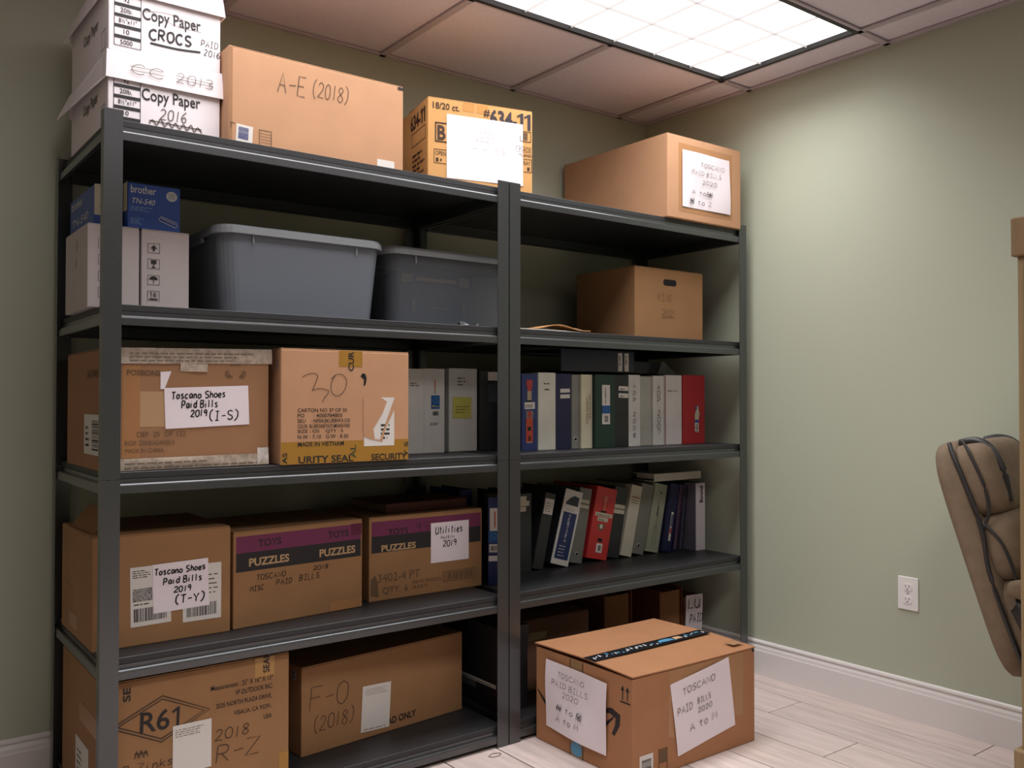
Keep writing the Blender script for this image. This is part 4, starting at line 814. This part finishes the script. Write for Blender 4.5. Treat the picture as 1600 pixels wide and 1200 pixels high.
t = thing('document_box', 'narrow box faced with a white sheet lettered LU PAID', 'box', (1.098, .235, z5)); obj('body', boxes(((0, 0, 0), (.102, .24, .22)), bevel=.002), CARDD, t); obj('lid', boxes(((-.002, .001, .19), (.104, .242, .223)), bevel=.002), CARDD, t)
s = sheet(t, faceM(.1, .24, .22, 'F'), -.002, .03, .104, .200, PAPER, -2, 'paper_sheet', n=.002, curl=.003); hand(s, I4, 'LU', .014, .145, .07, .038, PEN, .0032, n=.0045); hand(s, I4, 'PAID', .024, .085, .078, .034, PEN, .0028, n=.0045)

# ================================================================== CARTON ON THE FLOOR
t = thing('delivery_carton', 'large brown carton on the floor with two handwritten white sheets', 'box', (.107, -.455, 0))
W_, D_, H_ = .560, .450, .315; Fm, Lm, Tm = faceM(W_, D_, H_, 'F'), faceM(W_, D_, H_, 'L'), faceM(W_, D_, H_, 'T')
FC = mat('floor_card', (168, 117, 80), .8, var=.05, scale=7, bump=.12, bscale=260)
obj('body', boxes(((.0, 0, 0), (W_, D_, H_-.012)), bevel=.004), FC, t)
def flap(y0, y1, ztop0, ztop1):
    vs = []
    for x_, dz in ((-.003, .004), (.15, .001), (.35, 0), (W_, 0)):
        for y_, z_ in ((y0, ztop0), (y1, ztop1)): vs += [(x_, y_, z_+dz-.004), (x_, y_, z_+dz)]
    fs = []
    for i in range(3):
        a = 4*i; b2 = a+4; fs += [(a+1, b2+1, b2+3, a+3), (a, a+2, b2+2, b2), (a, b2, b2+1, a+1), (a+2, a+3, b2+3, b2+2)]
    fs += [(0, 1, 3, 2), (12, 14, 15, 13)]
    return obj('top_flap', newmesh(vs, fs), FC, t)
flap(-.002, D_*.43, H_-.008, H_); flap(D_*.435, D_+.002, H_, H_-.004)
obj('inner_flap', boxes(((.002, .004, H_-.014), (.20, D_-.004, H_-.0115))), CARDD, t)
# printed tape along the seam, over the left edge
tp = sheet(t, Tm, -.004, .158, .545, .052, BLACKTAPE, 1.2, 'printed_tape', n=.0045, curl=.001, nx=20, ny=3)
for i in range(34):
    u = .012+.0155*i + random.uniform(-.003, .003); c = BLUEP if 2 < i < 9 or 16 < i < 33 else WHITEP
    if i in (20, 21, 22): continue
    v = random.uniform(.008, .026); hh = random.uniform(.008, .02)
    obj('tape_print', newmesh([(u, v, 0), (u+.009, v+random.uniform(0, .006), 0), (u+.007, v+hh, 0), (u+.002, v+hh*.8, 0)], [(0, 1, 2, 3)]), c if i % 3 else WHITEP, tp, M=Matrix.Translation((0, 0, .0020)))
obj('tape_print', newmesh([(.345+.034*math.cos(k*math.pi/9), .026+.012*math.sin(k*math.pi/9), 0) for k in range(18)], [tuple(range(18))]), BLUEP, tp, M=Matrix.Translation((0, 0, .0022)))
quads(tp, I4, [(.385, .014, .42, .036)], mat('tan_print', (196, 160, 120), .6), .0022, 'tape_print')
s = sheet(t, Lm, .172, .0, .062, .30, mat('kraft_tape', (150, 118, 84), .35), 0, 'side_tape', n=.0004); quads(s, I4, [(0, 0, .003, .3), (.059, 0, .062, .3)], BLACKTAPE, .001)
obj('tape_print', newmesh([(.031+.026*math.cos(k*math.pi/9), .026+.022*math.sin(k*math.pi/9), 0) for k in range(18)], [tuple(range(18))]), BLUEP, s, M=Matrix.Translation((0, 0, .0012))); text(s, I4, 'prime', .008, .056, .046, .012, BLACKB, n=.0012)
# smile arrow on the left face, mostly behind the sheet
SM = mat('smile_black', (34, 28, 28), .6)
sm = [(.012+.40*0, 0)]
arc = [(.010 + .36*i/16, .192 - .115*math.sin(math.pi*(i+1.2)/18)**.9) for i in range(17)]
vs, fs = [], []
for i, (a, b2) in enumerate(arc):
    th_ = .006 + .028*math.sin(math.pi*i/16); vs += [(a, b2-th_/2, 0), (a, b2+th_/2, 0)]
for i in range(16): fs.append((2*i, 2*i+2, 2*i+3, 2*i+1))
obj('smile_mark', newmesh(vs, fs), SM, t, M=Lm @ Matrix.Translation((0, 0, .0008)))
hd = [(.325, .186, 0), (.36, .198, 0), (.398, .186, 0), (.396, .155, 0), (.373, .118, 0), (.362, .122, 0), (.376, .152, 0), (.378, .172, 0), (.352, .180, 0), (.326, .174, 0)]
obj('smile_mark', newmesh(hd, [(0, 1, 8, 9), (1, 2, 7, 8), (2, 3, 6, 7), (3, 4, 5, 6)]), SM, t, M=Lm @ Matrix.Translation((0, 0, .0009)))
s = sheet(t, Lm, .058, .060, .284, .218, PAPER, -2, 'paper_sheet', n=.003, curl=.010, nx=14, ny=14)
for s_, u, v, wd, hh in (('TOSCANO', .062, .178, .125, .016), ('PAID BILLS', .034, .146, .170, .017), ('2020', .088, .118, .072, .017)): hand(s, I4, s_, u, v, wd, hh, PENG, .0018, n=.0116)
hand(s, I4, 'N to Z', .062, .073, .115, .017, PEN, .002, n=.0116); scribble(s, I4, .06, .072, .022, .018, 5, PEN, .002, .0118); scribble(s, I4, .155, .068, .024, .026, 5, PEN, .002, .0118); hand(s, I4, 'A to M', .058, .036, .105, .018, PENG, .0022, n=.0116)
s = sheet(t, Fm, .187, .037, .272, .224, PAPER, 8, 'paper_sheet', n=.001, curl=.003)
for s_, u, v, wd, hh in (('TOSCANO', .046, .176, .150, .019), ('BILLS', .108, .128, .06, .016), ('PAID', .016, .122, .066, .022), ('2020', .106, .100, .064, .015)): hand(s, I4, s_, u, v, wd, hh, PENG, .0018, n=.0045)
hand(s, I4, 'A to M', .062, .056, .126, .022, PENG, .0020, n=.0045)
for u in (.408, .428): obj('printed_arrow', newmesh([(u-.002, .235, 0), (u+.002, .235, 0), (u+.002, .262, 0), (u+.008, .262, 0), (u, .276, 0), (u-.008, .262, 0), (u-.002, .262, 0)], [(0, 1, 2, 3, 4, 5, 6)]), INK, t, M=Lm @ Matrix.Translation((0, 0, .0008)))
quads(t, Lm, [(.398, .226, .440, .230)], INK, .0008)
s = sheet(t, Fm, .026, .004, .056, .070, LABEL, 0, 'barcode_label', n=.0006); barcode(s, I4, .008, .02, .04, .036, .001, None, 12, True)
frame(t, Fm, .106, .008, .038, .068, .003, FADE); quads(t, Fm, [(.111, .034, .139, .07)], FADE); frame(t, Tm, .485, .026, .055, .042, .002, FADE, n=.0012); quads(t, Tm, [(.49, .031, .535, .063)], mat('faint_top_print', (158, 118, 82), .8), .0010)
quads(t, Fm, [(.545, .292, .556, .304)], INK); quads(t, Fm, [(.15, .10, .50, .30)], mat('packing_tape2', (170, 124, 84), .25), .0004, 'tape')

# elastic band on the floor
pts = [(.020*math.cos(a*math.pi/12)+.003*math.cos(a*math.pi/4), .013*math.sin(a*math.pi/12), .0012) for a in range(24)]
tag(obj('elastic_band', tube(pts, .0011, 6, True), mat('band_brown', (110, 84, 76), .6), None, (-.086, -.040, 0)), 'thin brown elastic band lying on the floor by the double post', 'elastic band')

# ================================================================== OUTLET
t = thing('wall_outlet', 'white double power outlet on the right wall', 'outlet', (XR, -.654, .379))
PLA = mat('outlet_white', (238, 234, 232), .3)
obj('cover_plate', boxes(((-.006, -.0375, 0), (0, .0375, .116)), bevel=.0025, seg=2), PLA, t)
for zc in (.036, .080):
    pr = [(.0165*math.cos(math.radians(a)), max(-.0125, min(.0125, .0165*math.sin(math.radians(a))))) for a in range(0, 360, 15)]
    vs = [(-.0085, a, zc+b2) for a, b2 in pr] + [(-.005, a, zc+b2) for a, b2 in pr]; n = len(pr)
    rc = obj('receptacle', newmesh(vs, [tuple(range(n))] + [(i, (i+1) % n, n+(i+1) % n, n+i) for i in range(n)]), PLA, t)
    obj('slot', boxes(((-.0088, -.0075, zc), (-.0084, -.0055, zc+.008)), ((-.0088, .0055, zc), (-.0084, .0075, zc+.007)), ((-.0088, -.002, zc-.009), (-.0084, .002, zc-.0045))), DARK, rc)
obj('screw', boxes(((-.0068, -.003, .0565), (-.006, .003, .0595)), bevel=.0002, seg=1), MATS['chrome_wire'], t)

# ================================================================== OFFICE CHAIR
FAB = mat('brown_microfibre', (122, 104, 84), .9, var=.10, scale=30, bump=.4, bscale=300); PIPE = mat('dark_leather', (48, 46, 46), .45); PLAS = mat('black_plastic', (34, 34, 38), .4)
ch = thing('office_chair', 'brown padded office chair with dark trim, against the right wall', 'chair', (.985, -1.43, 0), (0, 0, math.radians(11.5)))
TILT = math.radians(-17)
BM = Matrix.Translation((0, .20, .46)) @ Matrix.Rotation(TILT, 4, 'X')
bw = .42
def bpart(name, me, m, x_, y_, z_, rx=0, par=ch): return obj(name, me, m, par, M=BM @ Matrix.Translation((x_, y_, z_)) @ Matrix.Rotation(rx, 4, 'X'))
bk = bpart('back_shell', pillow(bw, .10, .66, .32, .55), FAB, 0, .055, .25)
bpart('lumbar_cushion', pillow(bw*.97, .13, .26, .45, .6), FAB, 0, .0, .07)
bpart('middle_cushion', pillow(bw*.97, .14, .20, .45, .6), FAB, 0, -.01, .27)
bpart('head_cushion', pillow(bw*.97, .15, .22, .45, .6), FAB, 0, -.005, .455)
for sx in (-1, 1):
    bpart('trim_band', tube(catm3([(sx*bw*.47, .03, -.05), (sx*bw*.492, .034, .08), (sx*bw*.495, .034, .22), (sx*bw*.492, .018, .33), (sx*bw*.49, .022, .45), (sx*bw*.475, .03, .53), (sx*bw*.43, .035, .572)]), .006, 8), PIPE, 0, 0, 0)
    bpart('piping', tube(catm3([(sx*bw*.44, .0, .572), (sx*bw*.478, -.012, .53), (sx*bw*.488, -.022, .44), (sx*bw*.482, -.012, .37), (sx*bw*.488, .016, .33)]), .0042, 8), PIPE, 0, 0, 0)
    bpart('piping', tube(catm3([(sx*bw*.488, .012, .345), (sx*bw*.486, -.018, .28), (sx*bw*.482, -.022, .18), (sx*bw*.478, -.01, .06)]), .0042, 8), PIPE, 0, 0, 0)
    bpart('head_band', tube(catm3([(sx*bw*.30, .02, .566), (sx*bw*.33, -.02, .562), (sx*bw*.36, -.052, .535), (sx*bw*.375, -.067, .47), (sx*bw*.37, -.056, .385)]), .012, 10), PIPE, 0, 0, 0)
obj('seat', pillow(.43, .46, .13, .5, .5), FAB, ch, (0, -.03, .46))
for sx in (-1, 1):
    a = obj('armrest', pillow(.06, .40, .06, .6, .5), FAB, ch, (sx*.225, .048, .622)); obj('arm_support', tube([(sx*.225, .215, .60), (sx*.228, .222, .57), (sx*.224, .19, .50), (sx*.21, .10, .43), (sx*.18, .02, .41)], .020, 8), PIPE, ch)
    obj('arm_support', tube([(sx*.225, -.10, .60), (sx*.228, -.10, .52), (sx*.22, -.06, .43), (sx*.20, -.02, .41)], .015, 8), PIPE, ch)
obj('column', lathe([(.0, .09), (.03, .09), (.03, .25), (.02, .25), (.02, .40), (.07, .405), (.07, .42), (0, .42)]), PLAS, ch)
for k in range(5):
    a = math.radians(61+72*k); c, s_ = math.cos(a), math.sin(a)
    obj('base_arm', tube([(.02*c, .02*s_, .115), (.13*c, .13*s_, .10), (.235*c, .235*s_, .075)], .019, 8), PLAS, ch)
    o = obj('caster', lathe([(0, -.022), (.024, -.022), (.027, -.016), (.027, -.004), (.02, -.002), (.02, .002), (.027, .004), (.027, .016), (.024, .022), (0, .022)], 16), PLAS, ch, (.235*c, .235*s_, .027), (math.pi/2, 0, a))
    obj('caster_stem', tube([(.235*c, .235*s_, .03), (.235*c, .235*s_, .08)], .008, 8), PLAS, ch)

# ================================================================== TAN CABINET AT THE RIGHT EDGE
OAK = mat('tan_oak', (136, 114, 80), .5, var=.12, scale=5, stretch=(12, 12, .8)); OAKD = mat('tan_oak_dark', (124, 100, 70), .5, var=.1, scale=5, stretch=(12, 12, .8))
t = thing('wooden_cabinet', 'tan wooden cabinet cut by the right edge of the picture', 'cabinet', (.466, -1.90, 0))
cw, cd = .20, .53
obj('carcass', boxes(((0, 0, .30), (cw, cd, 1.47)), bevel=.003), OAK, t); obj('plinth', boxes(((-.016, -.01, 0), (cw+.01, cd+.012, .302)), bevel=.004), OAK, t); obj('cornice', boxes(((-.012, -.01, 1.455), (cw+.01, cd+.010, 1.547)), bevel=.004), OAKD, t)
for k in range(2):
    d = obj('door', boxes(((-.008, .02+k*.25, .33), (.0, .262+k*.25, 1.44)), bevel=.003), OAK, t); obj('knob', lathe([(0, 0), (.006, 0), (.005, .012), (.012, .018), (.010, .026), (0, .028)], 14), MATS['latch_metal'], d, (-.008, .235+k*.06, .88), (0, -math.pi/2, 0))
